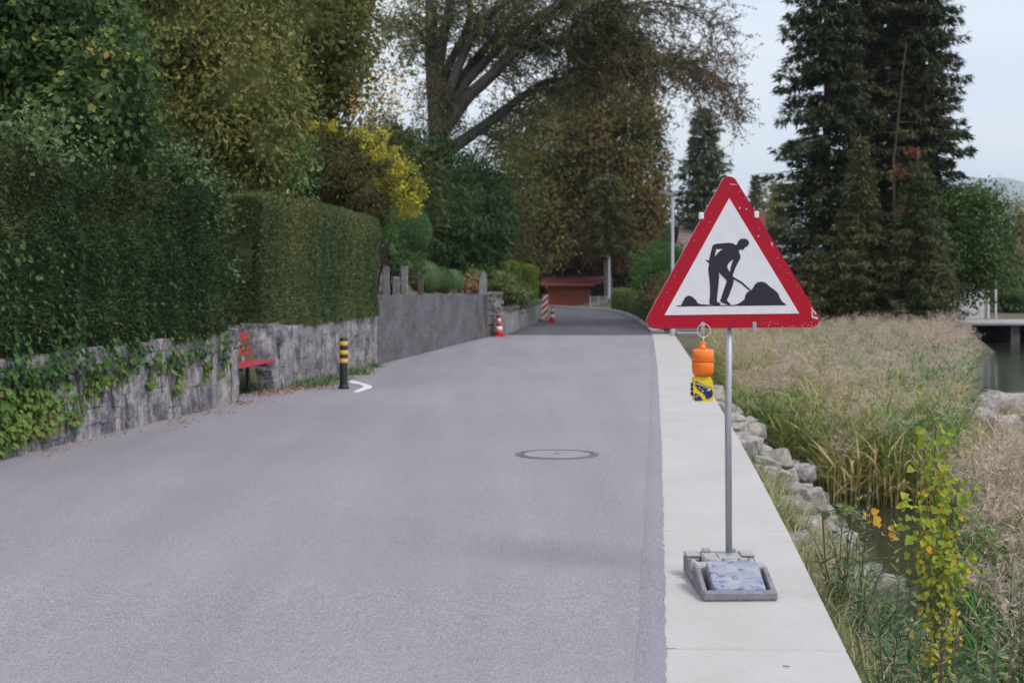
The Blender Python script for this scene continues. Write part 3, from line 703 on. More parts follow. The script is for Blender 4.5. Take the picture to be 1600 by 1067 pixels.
cw = thing('concrete_wall', (-2.7, 28.5, float(zroad(28.5))), 'stained dark grey concrete retaining wall along the bend, below the topiary balls', 'wall')
pl = [(-2.72, 28.5), (-2.05, 35.0), (-1.42, 41.5), (-.93, 47.2)]
for (xa, da), (xb, dbb) in zip(pl[:-1], pl[1:]):
    b = MB(); V = []; nseg = 6
    for k in range(nseg + 1):
        t = k / nseg; t2 = min(t, 1 - .004 / 7); x = xa + (xb - xa) * t2; d = da + (dbb - da) * t2
        zg = float(zroad(d)) - .3; zt = float(wall_top(d)); 
        for o_, z in ((0, zg), (-.02, zt - .06), (-.02, zt), (-.34, zt), (-.34, zg)): V.append((x + o_ - cw.location.x, d - cw.location.y, z - cw.location.z))
    F = [(k * 5 + j, k * 5 + 5 + j, k * 5 + 5 + (j + 1) % 5, k * 5 + (j + 1) % 5) for k in range(nseg) for j in range(5)] + [(0, 1, 2, 3, 4), tuple(nseg * 5 + j for j in (4, 3, 2, 1, 0))]
    b.add(V, F, M['wall']); b.build('wall_section', cw)
# pilaster at the end with a pale round mark, and the leaning slab on it
b = MB(); b.cbox((0, 0, -.3), (.42, .5, 1.50), M['wall'], .02); b.lathe([(.001, 0), (.05, 0), (.05, .012), (.001, .012)], M['white_plastic'], 12)
gp = thing('gate_pier', (-1.22, 47.35, float(zroad(48))), 'concrete pier with a small white round mark at the end of the long grey wall', 'pier')
b2 = MB(); b2.cbox((0, 0, -.3), (.42, .5, 1.46), M['wall'], .02); b2.build('shaft', gp)
b3 = MB(); q = Matrix.Translation((.2, -.006, .74)) @ Matrix.Rotation(R(90), 4, 'X'); vs_ = []
prof = [(.055 * math.cos(2 * math.pi * k / 14), .055 * math.sin(2 * math.pi * k / 14)) for k in range(14)]
b3.prism([(.2 + x, .74 + z) for x, z in prof], -.012, .004, M['white_plastic']); b3.build('round_mark', gp)
st = thing('standing_stone', (-.98, 47.6, .50), 'tall pale stone slab with a rounded top standing on the grey wall', 'stone')
b = MB(); b.prism([(-.12, -.02), (.13, -.02), (.145, .4), (.12, .66), (.06, .78), (.01, .80), (-.05, .72), (-.11, .42)], -.07, .07, M['wall_light'])
o = b.build('slab', st); md = o.modifiers.new('b', 'BEVEL'); md.width = .03; md.segments = 2
# pillar of stacked flat stones next to it
sp = thing('stacked_pillar', (-.64, 48.6, float(zroad(48.8))), 'pillar of stacked flat stones between the grey wall and the low garden wall', 'pillar')
z = -.1; r_ = random.Random(2)
while z < 1.5:
    h = r_.uniform(.07, .13)
    for x in (-.12, .14):
        o = link_obj('stone', r_.choice(BLOCKS), sp); o.location = (x + r_.uniform(-.04, .04), r_.uniform(-.04, .04), z + h / 2); o.scale = (r_.uniform(.24, .34), .5, h * .92); o.rotation_euler = (0, 0, r_.uniform(-.1, .1))
    z += h
# low garden wall further along
lw = thing('garden_wall', (.02, 52.2, float(zroad(52))), 'low grey garden wall with a coping under the lime green hedge', 'wall')
b = MB(); c = MB(); V = []; Vc = []; lp = [(-.2, 50.4), (.0, 52.6), (.70, 60), (1.30, 66.8), (1.45, 68.5)]
for x, d in lp:
    zg = float(zroad(d)) - .3; zt = float(np.interp(d, [50, 53, 67, 69], [-.02, -.08, -.22, -.24])); l = lw.location
    for o_, zz in ((0, zg), (0, zt - .12), (-.3, zt - .12), (-.3, zg)): V.append((x + o_ - l.x, d - l.y, zz - l.z))
    for o_, zz in ((.05, zt - .118), (.05, zt), (-.35, zt), (-.35, zt - .118)): Vc.append((x + o_ - l.x, d - l.y, zz - l.z))
n = len(lp); F = [(i * 4 + k, i * 4 + 4 + k, i * 4 + 4 + (k + 1) % 4, i * 4 + (k + 1) % 4) for i in range(n - 1) for k in range(4)] + [(0, 1, 2, 3), tuple((n - 1) * 4 + k for k in (3, 2, 1, 0))]
b.add(V, F, M['wall_light']); b.build('wall_face', lw); c.add(Vc, F, M['wall']); c.build('coping', lw)

# ------------------------------------------------------------------ the road works sign
SX, SD = 1.127, 7.41
sg = float(zroad(SD)) + .005
sign = thing('warning_sign', (SX, SD, sg), 'red and white triangular road works sign on a grey pole with a heavy base', 'sign')
K = .2812 * SD / FPX                                # metres per unit of the drawing
def U(cx, cy): return ((cx - 493.6) * K, (EYE - (260 + cy * .2812 - HOR) * SD / FPX) - sg)
def rounded(corners, r, n=8):
    out = []; m = len(corners)
    for i in range(m):
        p, a, b_ = Vector(corners[i]), Vector(corners[i - 1]), Vector(corners[(i + 1) % m])
        u, v = (a - p).normalized(), (b_ - p).normalized(); ang = u.angle(v) / 2; t = r / math.tan(ang)
        s, e = p + u * t, p + v * t; c = p + (u + v).normalized() * (r / math.sin(ang))
        a0 = math.atan2(s.y - c.y, s.x - c.x); a1 = math.atan2(e.y - c.y, e.x - c.x); da = (a1 - a0 + math.pi) % (2 * math.pi) - math.pi
        out += [(c.x + r * math.cos(a0 + da * k / n), c.y + r * math.sin(a0 + da * k / n)) for k in range(n + 1)]
    return out
tri_o = rounded([U(495, 11.7), U(6.7, 902), U(1033, 893)], .043)
b = MB(); b.prism(tri_o, -.009, .012, M['red_sign'], side=M['sign_edge']); b.build('panel', sign)
b = MB(); b.prism([U(497, 177), U(138, 826), U(886, 817)], -.011, -.0085, M['white_sign']); b.build('white_field', sign)
body = [(533, 437), (515, 427), (490, 425), (460, 428), (430, 430), (410, 435), (402, 446), (398, 466), (392, 490), (387, 512), (384, 524), (370, 519), (368, 525), (382, 534), (386, 545), (381, 562), (381, 582), (386, 620), (390, 660), (391, 700), (389, 730), (386, 750), (390, 768), (418, 772), (448, 769), (447, 760), (430, 752), (428, 742), (433, 700), (438, 650), (441, 610), (439, 588), (455, 606), (480, 630), (482, 642), (470, 676), (458, 712), (452, 734), (446, 744), (453, 755), (475, 764), (502, 771), (504, 763), (490, 752), (484, 741), (493, 724), (506, 690), (517, 658), (522, 640), (520, 620), (516, 607), (522, 588), (531, 564), (546, 535), (558, 512), (559, 498), (553, 480), (549, 467), (562, 462), (572, 465), (580, 458), (586, 449), (598, 443), (607, 432), (604, 415), (592, 404), (575, 401), (556, 406), (546, 418), (540, 433)]
h1 = [(424, 461), (416, 503), (436, 479), (461, 458)]; h2 = [(520, 516), (500, 531), (487, 547), (486, 562), (495, 580), (501, 586), (505, 560), (513, 536)]
b = MB(); b.prism([U(*p) for p in body][::-1], -.0125, -.0105, M['black_sign'], holes=[[U(*p) for p in h1], [U(*p) for p in h2]]); b.build('worker_symbol', sign)
b = MB(); b.prism([U(*p) for p in ((519, 614), (545, 628), (572, 645), (592, 664), (616, 685), (612, 692), (586, 671), (566, 653), (540, 637), (517, 624))], -.0125, -.0105, M['black_sign']); b.build('shovel_symbol', sign)
pile = [(515, 771), (540, 766), (570, 748), (582, 738), (586, 715), (597, 698), (612, 692), (625, 680), (640, 655), (655, 643), (680, 640), (700, 648), (725, 670), (745, 683), (768, 705), (780, 735), (795, 755), (812, 765), (812, 770.5), (660, 771.5)]
b = MB(); b.prism([U(*p) for p in pile][::-1], -.0125, -.0105, M['black_sign']); b.build('heap_symbol', sign)
b = MB(); b.prism([U(*p) for p in ((228, 773), (243, 745), (252, 728), (268, 718), (288, 720), (300, 732), (315, 745), (322, 760), (345, 766), (386, 768), (386, 775), (206, 777), (206, 773))][::-1], -.0125, -.0105, M['black_sign']); b.build('heap_symbol', sign)
b = MB(); b.prism([U(*p) for p in ((206, 772.5), (206, 777.5), (515, 775), (812, 771), (812, 767))], -.0118, -.0104, M['black_sign']); b.build('ground_line', sign)
# scuffed corner where the red paint is gone
sc_ = [[(952, 800), (960, 806), (962, 832), (990, 838), (988, 850), (956, 842)], [(948, 786), (954, 784), (982, 818), (978, 826)], [(728, 428), (733, 420), (741, 440), (735, 446)], [(500, 98), (538, 101), (538, 104), (500, 102)], [(548, 236), (552, 226), (560, 228), (558, 238)], [(588, 240), (592, 233), (598, 236), (594, 243)], [(654, 388), (658, 383), (664, 388), (660, 394)]]
b = MB()
for p in sc_: b.prism([U(*q) for q in p], -.0102, -.0085, M['sign_edge'])
r_ = random.Random(12)
for i in range(44):
    e = r_.random()
    if e < .5: cx, cy = r_.uniform(560, 990), 0; cy = 893 - abs(r_.gauss(0, 16)) - 2
    elif e < .8: t = r_.random(); cx, cy = 545 + t * 430 - abs(r_.gauss(0, 14)), 100 + t * 715 + 6
    else: t = r_.random(); cx, cy = 440 - t * 390 + abs(r_.gauss(0, 18)) + 14, 110 + t * 720
    a, l, w_ = r_.uniform(-.5, .5), r_.uniform(2, 7), r_.uniform(.9, 2.2); c_, s_ = math.cos(a), math.sin(a)
    b.prism([U(cx + c_ * x - s_ * y, cy + s_ * x + c_ * y) for x, y in ((-l, 0), (0, -w_), (l * .8, 0), (l * .2, w_))], -.0102, -.0085, M['sign_edge'])
b.build('bare_scuffs', sign, kind='stuff')
b = MB(); b.tube([(.008, .032, .085), (.004, .032, .8), (.012, .034, 1.55)], .0172, M['galv'], 16); b.build('pole', sign, True)
b = MB(); b.cbox((-.2, .014, 0), (.2, .03, .04), M['galv'], .004, Matrix.Translation((0, 0, 1.36))); b.build('cross_rail', sign)
for cx, cy, w in ((343, 276, .02), (649, 269, .02)):
    u, v = U(cx, cy); b = MB(); b.cbox((u - .012, -.016, v - .018), (u + .012, .02, v + .018), M['white_plastic'], .004); b.build('clip', sign)
for cx, cy in ((350, 888), (637, 887)):
    u, v = U(cx, cy); b = MB(); b.cbox((u - .010, -.014, v - .016), (u + .010, -.011, v + .022), M['galv'], .001); b.prism([(u - .010, v - .016), (u - .008, v - .034 + .012), (u + .004, v - .030), (u + .010, v - .022), (u + .010, v - .016)], -.022, -.011, M['galv']); b.build('hook', sign)
# base
bt = thing('base', (-.035, -.03, 0), None, None); bt.parent = sign; bt.rotation_euler = (0, 0, R(1.5)); bt.scale = (.91, .97, 1.18)
W2 = .2; Yf, Yr = -.52, .16
b = MB(); b.cbox((-W2, Yf, 0), (W2, Yf + .05, .043), M['rubber'], .010, seed=1, jit=.002); b.build('front_bar', bt)
for s in (-1, 1):
    b = MB(); x0, x1 = sorted((s * W2, s * (W2 - .030)))
    V = []
    for y, z in ((Yf + .045, .042), (Yf + .26, .098), (Yf + .34, .094)): V += [(x0, y, 0), (x1, y, 0), (x1, y, z), (x0, y, z)]
    F = [(i * 4 + k, i * 4 + (k + 1) % 4, i * 4 + 4 + (k + 1) % 4, i * 4 + 4 + k) for i in range(2) for k in range(4)] + [(3, 2, 1, 0), (8, 9, 10, 11)]
    b.add(V, F, M['rubber']); o = b.build('side_bar', bt); md = o.modifiers.new('b', 'BEVEL'); md.width = .006
    b = MB(); x0, x1 = sorted((s * W2, s * .115)); b.cbox((x0, .05, 0), (x1, Yr, .085), M['rubber'], .01); b.cbox((x0 * 1.0, .052, .083), (x1, Yr - .002, .098), M['rubber_dusty'], .006); b.build('rear_block', bt)
    b = MB(); b.lathe([(.024, 0), (.028, .05), (.022, .075), (.008, .085)], M['rubber_dusty'], 12, (s * .165, .0, 0)); b.build('peg', bt, True)
    b = MB(); x0, x1 = sorted((s * .185, s * W2)); b.cbox((x0, -.2, 0), (x1, .052, .034), M['rubber'], .006); b.build('side_rail', bt)
b = MB(); V = [(-.140, Yf + .012, .02), (.140, Yf + .012, .02), (.140, Yf + .27, 0), (-.140, Yf + .27, 0), (-.140, Yf + .012, .052), (.140, Yf + .012, .052), (.140, Yf + .25, .126), (-.140, Yf + .25, .126)]
b.add(V, [(0, 3, 2, 1), (4, 5, 6, 7), (0, 1, 5, 4), (1, 2, 6, 5), (2, 3, 7, 6), (3, 0, 4, 7)], M['blue_worn']); o = b.build('blue_handle', bt); md = o.modifiers.new('b', 'BEVEL'); md.width = .008; md.segments = 2
b = MB(); b.cbox((-W2 + .002, Yf + .258, .0), (W2 - .002, Yf + .36, .104), M['rubber_dusty'], .01); b.build('cross_block', bt)
b = MB(); b.cbox((-.113, Yf + .355, 0), (.113, Yr - .01, .098), M['rubber_dusty'], .01); b.build('centre_block', bt)
for x, y in ((-.085, -.145), (.085, -.145), (0, -.2), (-.075, .11), (.075, .11), (0, -.13)):
    b = MB(); b.cbox((x - .024, y - .018, .096), (x + .024, y + .018, .116), M['rubber_dusty'], .006, seed=int(x * 99), jit=.002); b.build('stud', bt)
b = MB(); b.cbox((-.028, -.05, .096), (.075, .052, .103), M['galv'], .002); b.build('socket_plate', bt)

# ------------------------------------------------------------------ hanging warning lamp
lx_, lz_ = spot(1098, 543, 7.36).x, spot(1098, 545, 7.36).z
ld = 7.355
lamp = thing('warning_lamp', (lx_, ld, lz_), 'orange and yellow battery warning lamp hanging on a ring below the triangular sign', 'lamp')
k = ld / FPX
b = MB(); b.lathe([(.010, .0), (.052, -.002), (.0565, -.008), (.0565, -.058), (.0545, -.062), (.0565, -.068), (.0565, -.116), (.046, -.139), (.02, -.14)], M['orange'], 28); b.build('lens', lamp, True)
b = MB(); b.lathe([(.0545, -.0575), (.0572, -.059), (.0572, -.0665), (.0545, -.068)], M['orange_dark'], 28); b.build('lens_band', lamp, True)
b = MB(); b.lathe([(.022, -.002), (.017, .014), (.010, .02), (.010, .028)], M['orange'], 14); b.tube([(-.012, 0, .018), (-.012, 0, .028), (0, 0, .034), (.012, 0, .028), (.012, 0, .018)], .0055, M['orange'], 8); b.build('lens_cap', lamp, True)
hp = [(-.052, -.15), (-.030, -.141), (.034, -.141), (.047, -.165), (.053, -.215), (.050, -.262), (.044, -.2685), (-.044, -.2685), (-.050, -.262), (-.054, -.2)]
b = MB(); b.prism(hp, -.034, .034, M['yellow']); o = b.build('housing', lamp); md = o.modifiers.new('b', 'BEVEL'); md.width = .006; md.segments = 2
b = MB(); b.prism([(-.047, -.176), (-.026, -.183), (.010, -.196), (.044, -.208), (.047, -.222), (.045, -.240), (.036, -.248), (.022, -.256), (.012, -.252), (.008, -.238), (-.006, -.222), (-.022, -.213), (-.034, -.202)], -.0366, -.034, M['blue_label']); b.build('label_patch', lamp)
b = MB(); b.prism([(-.047, -.224), (-.032, -.228), (-.016, -.242), (-.004, -.262), (-.047, -.263)], -.0366, -.034, M['blue_label']); b.build('label_patch', lamp)
b = MB(); b.prism([(-.047, -.158), (.043, -.193), (.043, -.199), (-.047, -.165)], -.0366, -.034, M['rubber_dusty']); b.prism([(-.042, -.162), (-.030, -.1665), (-.030, -.172), (-.042, -.1675)], -.0375, -.036, M['black_sign']); b.build('label_strip', lamp)
b = MB()
for z in (-.175, -.198, -.222): b.cbox((-.062, -.02, z - .018), (-.052, .02, z), M['black_plastic'] if z < -.2 else M['blue_label'], .002)
b.build('hinge', lamp)
# ring and hook wire
rc = spot(1099.5, 516.5, ld); rr_ = 10.2 * k
ring = [(rc.x - lx_ + rr_ * math.cos(2 * math.pi * i / 28), -.006 - .018 * math.sin(2 * math.pi * i / 28) * 0, rc.z - lz_ + rr_ * math.sin(2 * math.pi * i / 28)) for i in range(29)]
b = MB(); b.tube(ring, .0016, M['white_plastic'], 6, False); b.build('ring', lamp, True)
b = MB(); b.tube([(.002, 0, .03), (.001, -.004, .045), (rc.x - lx_, -.006, rc.z - lz_ - rr_ + .003)], .0028, M['white_plastic'], 6); b.build('hook_wire', lamp, True)

# ------------------------------------------------------------------ street furniture
bz = float(zroad(21.4)); bx = (537 - 800) / FPX * 21.4
bo = thing('bollard', (bx, 21.4, bz), 'black bollard with three yellow bands standing in the road near the wall', 'bollard')
b = MB(); b.lathe([(.083, 0), (.083, .03), (.066, .055), (.0635, .08), (.0615, .73), (.058, .755), (.045, .77), (.02, .775)], M['bollard'], 24); b.build('post', bo, True)
for z in (.42, .545, .68):
    b = MB(); b.lathe([(.0630, z - .028), (.0645, z - .026), (.0645, z + .033), (.0630, z + .035)], M['bollard_yellow'], 24); b.build('band', bo, True)
# painted curve beside it
P1 = [(541, 594.5), (549, 594), (556, 595), (567, 598.5), (577, 601), (582, 604), (580, 606.5), (570, 609.5), (560, 612.5), (551, 613.8), (556, 610), (564, 606.5), (569, 603.5), (563, 601), (553, 599), (545, 598)]
V = []
for px, py in P1:
    d = 22.0
    for _ in range(8): d = FPX * (EYE - float(zroad(d)) - .004) / (py - HOR)
    V.append(((px - 800) / FPX * d, d, float(zroad(d)) + .005))
b = MB(); n = len(V); b.add(V, [tuple(range(n))[::-1]], M['white_paint']); tag(b.build('road_marking'), kind='structure')
# manhole cover
md_ = 12.66; mz = float(zroad(md_)); mh = thing('manhole_cover', (.40, md_, mz), 'round manhole cover with a pale filling set in the asphalt', 'manhole cover')
mh.rotation_euler = (math.atan((float(zroad(13.1)) - float(zroad(12.2))) / .9), 0, 0)
b = MB(); b.lathe([(.372, -.03), (.372, .004), (.318, .007), (.318, -.03)], M['iron'], 56); b.build('frame', mh)
b = MB(); b.lathe([(.312, -.03), (.312, .003), (.298, .005), (.298, .003)], M['iron'], 56); b.build('lid_rim', mh)
b = MB(); b.lathe([(.299, -.02), (.297, .006), (.001, .008)], M['cover_fill'], 48); b.build('lid_filling', mh)
b = MB(); b.lathe([(.032, .004), (.030, .011), (.001, .011)], M['iron'], 16); b.build('lifting_hole', mh)

def bench():
    z = float(zroad(19)); t = thing('bench', (-3.57, 19.56, z), 'red slatted bench tucked into the recess of the stone wall', 'bench'); t.rotation_euler = (0, 0, -math.atan2(.225, 1.15))
    # local: y along the wall, x towards the road
    for i, x in enumerate((-.10, -.235, -.37)):
        b = MB(); b.cbox((x - .058, -.45, .405), (x + .058, 1.05, .435), M['red_wood'], .006); b.build('seat_slat', t)
    for z_, x in ((.57, -.44), (.77, -.48)):
        b = MB(); b.cbox((-.016, -.45, -.062), (.016, 1.05, .062), M['red_wood'], .005, Matrix.Translation((x, 0, z_)) @ Matrix.Rotation(R(-12), 4, 'Y')); b.build('back_slat', t)
    for y in (-.2, .72):
        b = MB(); b.cbox((-.38, y - .022, 0), (-.33, y + .022, .404), M['black_plastic'], .006); b.cbox((-.38, y - .02, .365), (-.06, y + .02, .404), M['black_plastic'], .006); b.build('leg', t)
        b = MB(); b.tube([(-.42, y, .40), (-.47, y, .6), (-.53, y, .86)], .022, M['galv'], 8); b.build('back_support', t)
    return t
bench()

def cone(loc, label, rz=0):
    t = thing('traffic_cone', loc, label, 'traffic cone', 'traffic cones beside the road', rz)
    b = MB(); b.cbox((-.2, -.2, 0), (.2, .2, .04), M['cone_red'], .02); b.build('foot', t)
    pr = [(.145, .04), (.115, .19), (.115, .19), (.085, .35), (.07, .46), (.047, .60), (.03, .73), (.012, .745)]
    rad = lambda z: np.interp(z, [.04, .745], [.145, .028])
    def sec(z0, z1, m, nm, extra=0):
        q = MB(); q.lathe([(rad(z0) + extra, z0), (rad(z1) + extra, z1)], M[m], 20); q.build(nm, t, True)
    sec(.04, .20, 'cone_red', 'red_band'); sec(.20, .345, 'cone_white', 'white_band', .001); sec(.345, .49, 'cone_red', 'red_band'); sec(.49, .61, 'cone_white', 'white_band', .001); sec(.61, .75, 'cone_red', 'tip')
    return t
p = spot(780, 524, 48.1); cone((p.x, 48.1, float(zroad(48.1)) + .004), 'red and white traffic cone standing alone in front of the low garden wall', .3)
p = spot(863, 503, 63.5); cone((p.x, 63.5, float(zroad(63.5)) + .004), 'red and white traffic cone standing next to the striped guide panel', .8)

def beacon(loc, label, rz, flip=1):
    t = thing('guide_beacon', loc, label, 'guide panel', 'striped guide panels at the road works', rz)
    w, h0, h1 = .14, .14, 1.22
    b = MB(); b.cbox((-.2, -.3, 0), (.2, .3, .11), M['rubber'], .02); b.build('foot', t)
    b = MB(); b.prism(rounded([(-w, h0), (w, h0), (w, h1), (-w, h1)], .02, 3), -.018, .018, M['cone_white']); b.build('panel', t)
    z = h0 - .28
    while z < h1:
        poly = [(-w, z), (w, z + .28 * 1), (w, z + .28 + .15), (-w, z + .15)] if flip > 0 else [(-w, z + .28), (w, z), (w, z + .15), (-w, z + .43)]
        # clip to the panel
        def clip(poly, zc, keep_above):
            out = []
            for i in range(len(poly)):
                a, c = poly[i], poly[(i + 1) % len(poly)]; ia = (a[1] >= zc) == keep_above; ic = (c[1] >= zc) == keep_above
                if ia: out.append(a)
                if ia != ic: q = (zc - a[1]) / (c[1] - a[1]); out.append((a[0] + (c[0] - a[0]) * q, zc))
            return out
        poly = clip(clip(poly, h0 + .004, True), h1 - .004, False) if poly else poly
        if len(poly) >= 3:
            b = MB(); b.prism([(x * .985, zz) for x, zz in poly], -.0205, -.018, M['cone_red']); b.build('stripe', t)
        z += .30
    return t
p = spot(849.5, 501, 64.8); beacon((p.x, 64.8, float(zroad(64.8)) + .004), 'red and white striped guide panel leaning by the end of the low garden wall', .12).rotation_euler = (0, R(4), .15)
p = spot(1029, 521, 51.2); beacon((p.x, 51.2, float(zroad(51.2)) + .01), 'striped guide panel at the path end, mostly hidden behind the triangular sign', -.1)

def street_lamp(loc, h, r, arm, label, cat='street lamp'):
    t = thing('street_lamp', loc, label, cat, 'street lamps along the road')
    b = MB(); b.lathe([(r * 1.5, -.2), (r * 1.5, .25), (r, .35), (r * .8, h - .1), (r * .7, h)], M['lamp_steel'], 14); b.build('post', t, True)
    b = MB(); V = []
    for x, z, w_, tk in ((.07, h + .02, .08, .15), (-.1, h + .04, .10, .13), (-arm * .6, h + .07, .12, .10), (-arm, h + .075, .08, .05)):
        V += [(x, -w_, z - tk), (x, w_, z - tk), (x, w_, z), (x, -w_, z)]
    F = [(i * 4 + k, i * 4 + (k + 1) % 4, i * 4 + 4 + (k + 1) % 4, i * 4 + 4 + k) for i in range(3) for k in range(4)] + [(3, 2, 1, 0), (12, 13, 14, 15)]
    b.add(V, F, M['rubber']); b.build('lamp_head', t)
    return t
p = spot(1054, 524, 48.0); street_lamp((p.x, 48.6, float(zroad(48.6)) - .05), 4.93, .062, .46, 'tall pale street lamp rising beside the triangular sign')
p = spot(952, 476, 97); street_lamp((p.x, 97, -1.5), 3.42, .085, .42, 'short pale street lamp in front of the tree trunk by the red shed')

# ------------------------------------------------------------------ shed, fence, houses
def shed():
    z = -1.5; D = 99.0; x0, x1 = spot(855, 478, D).x, spot(923, 478, D).x; x2 = spot(957, 478, D).x
    t = thing('shed', (x0, D, z), 'long low shed of red-brown boards with an open side under a maroon roof', 'shed'); H = 1.34
    n = 9
    for i in range(n):
        a = i * H / n; b = MB(); b.cbox((0, -.012 * (i % 2) - .02, a + .006), (x1 - x0, .03, a + H / n - .006), M['shed_red'], .006); b.build('board', t)
    b = MB(); b.box((0, .04, 0), (x1 - x0, .1, H + .08), M['dark_inside']); b.box((x1 - x0 - .06, .1, 0), (x1 - x0, 5, H + .1), M['dark_inside']); b.box((0, 4.9, 0), (x2 - x0, 5, H + .45), M['dark_inside']); b.build('inner_wall', t)
    b = MB(); ww = x2 - x0 + .1
    V = [(-.45, -.5, H + .14), (x1 - x0 + .2, -.5, H + .10), (ww, -.5, H + .30), (ww, 5.4, H + .72), (-.3, 5.4, H + .50)]
    V2 = [(x, y, zz + .09) for x, y, zz in V]
    b.add(V + V2, [(4, 3, 2, 1, 0), (5, 6, 7, 8, 9)] + [(i, (i + 1) % 5, 5 + (i + 1) % 5, 5 + i) for i in range(5)], M['shed_roof']); b.build('roof', t)
    b = MB(); b.add([(-.47, -.55, H + .05), (x1 - x0 + .2, -.55, H + .02), (x1 - x0 + .2, -.55, H + .17), (-.47, -.55, H + .21), (-.47, -.52, H + .05), (x1 - x0 + .2, -.52, H + .02), (x1 - x0 + .2, -.52, H + .17), (-.47, -.52, H + .21)], [(0, 1, 2, 3), (7, 6, 5, 4), (0, 4, 5, 1), (3, 2, 6, 7), (0, 3, 7, 4), (1, 5, 6, 2)], M['shed_red']); b.build('fascia', t)
    b = MB(); b.tube([(x1 - x0 + .7, .1, 0), (x1 - x0 + 1.5, .1, H + .3)], .07, M['shed_red'], 6); b.build('brace', t)
    b = MB(); b.box((x2 - x0 - .14, 0, 0), (x2 - x0, .14, H + .42), M['shed_red']); b.build('corner_post', t)
shed()
fz = -1.5; p0, p1 = spot(922, 478, 95), spot(948, 478, 95)
fn = thing('mesh_fence', (p0.x, 95, fz), 'grey wire mesh fence panel in front of the open end of the shed', 'fence')
for i in range(3): b = MB(); b.tube([((p1.x - p0.x) * i / 2, 0, 0), ((p1.x - p0.x) * i / 2, 0, .78)], .03, M['lamp_steel'], 6); b.build('post', fn)
b = MB()
for i in range(7): b.tube([(0, 0, .06 + i * .11), (p1.x - p0.x, 0, .06 + i * .11)], .008, M['lamp_steel'], 4)
for i in range(12): b.tube([((p1.x - p0.x) * i / 11, 0, .05), ((p1.x - p0.x) * i / 11, 0, .74)], .006, M['lamp_steel'], 4)
b.build('wire_mesh', fn)

def house(c, w, dep, hw, hr, ridge_x, label, chimney=None):
    t = thing('house', c, label, 'house', 'houses behind the road')
    b = MB(); b.box((-w / 2, 0, 0), (w / 2, dep, hw), M['house_wall']); b.build('wall', t)
    for s in (0, 1):
        r = MB(); y0, y1 = (-.4, dep / 2) if s == 0 else (dep + .4, dep / 2); z0, z1 = hw - .2, hw + hr; n = 10
        for i in range(n):
            a, e = i / n, (i + 1) / n; sa = 1 - .06 * a / 1
            hipx = lambda q: w / 2 + .35 - q * w * .12
            ya, ye = y0 + (y1 - y0) * a, y0 + (y1 - y0) * e; za, ze = z0 + (z1 - z0) * a + .03, z0 + (z1 - z0) * e
            V = [(-hipx(a), ya, za), (hipx(a), ya, za), (hipx(e), ye, ze), (-hipx(e), ye, ze)]
            V += [(x, y, z - .06) for x, y, z in V]
            r.add(V, [(0, 1, 2, 3), (7, 6, 5, 4), (0, 4, 5, 1), (1, 5, 6, 2), (2, 6, 7, 3), (3, 7, 4, 0)], M['roof_tile'])
        r.build('roof', t)
    for s in (-1, 1):
        g = MB(); g.add([(s * w / 2, 0, hw), (s * w / 2, dep, hw), (s * (w / 2 - w * .11), dep / 2, hw + hr - .1)], [(0, 1, 2)], M['house_wall']); g.build('gable', t)
    if chimney: q = MB(); q.cbox((chimney - .35, dep / 2 - .3, hw), (chimney + .35, dep / 2 + .3, hw + hr + .7), M['brick_red'], .03); q.build('chimney', t)
    for x in (-w * .28, 0, w * .28):
        f = MB(); f.box((x - .55, -.06, hw - 1.7), (x + .55, -.002, hw - .5), M['white_wall']); fo = f.build('window', t)
        q = MB(); q.box((x - .47, -.075, hw - 1.62), (x + .47, -.06, hw - .58), M['black_plastic']); q.build('pane', fo)
    return t
p = spot(1138, 385, 88); house((p.x, 88, -1.2), 5.9, 7, 3.2, 2.1, 0, 'house with a weathered brown tiled roof behind the triangular sign', 2.5)
p = spot(790, 392, 122); house((p.x, 122, -.6), 6, 7, 2.6, 2.2, 0, 'faint house roof among the dark trees beyond the lime green hedge')

# quay, boathouse wall and boat across the reeds
q = thing('quay', (18.2, 56.0, LAKE), 'flat stone quay with a dark opening over the water', 'quay')
b = MB(); b.cbox((-.9, -.6, .70), (12, 2.6, .82), M['kerb'], .03); b.build('deck', q)
b = MB(); b.box((-.8, 2.3, -.6), (12, 2.6, .70), M['dark_inside']); b.build('back_wall', q)  # wall coloured dark for the shade under the deck
for x in (-.85, 1.3, 5.5, 9): b = MB(); b.box((x, -.4, -.6), (x + .35, 2.3, .70), M['wall']); b.build('pillar', q)
p = spot(1545, 497, 59.4)
bh = thing('boathouse', (p.x, 59.4, -.79), 'white boarded boathouse wall at the water half hidden by the broad tree', 'boathouse')
for i in range(13): b = MB(); b.cbox((-2.6 + i * .2, -.02, 0), (-2.6 + i * .2 + .192, .02, 1.30), M['white_wall'], .006); b.build('board', bh)
b = MB(); b.box((-.09, -.1, 0), (.0, .0, 1.5), M['white_plastic']); b.build('corner_post', bh)
b = MB(); b.box((-2.7, -.25, 1.5), (.15, 3, 1.58), M['roof_tile']); b.build('roof', bh)
b = MB(); b.box((-2.6, 2.8, 0), (0, 2.9, 1.5), M['white_wall']); b.box((-2.6, .05, 1.31), (-.1, .1, 1.5), M['dark_inside']); b.build('back_wall', bh)
p = spot(1546, 420, 60); fp = thing('flag_pole', (p.x + .02, 59.3, -.79), 'thin white pole above the white boathouse corner', 'pole')
b = MB(); b.tube([(0, 0, 0), (0, 0, 2.65)], .045, M['white_plastic'], 8); b.build('mast', fp)
b = MB(); b.lathe([(.01, 2.65), (.07, 2.68), (.07, 2.74), (.01, 2.78)], M['white_plastic'], 10); b.build('finial', fp)
p = spot(1066, 534, 50.6)
bt_ = thing('boat', (p.x, 52.3, -1.0), 'pale grey flat hull resting on a concrete ledge behind the triangular sign', 'boat')
b = MB(); V = []
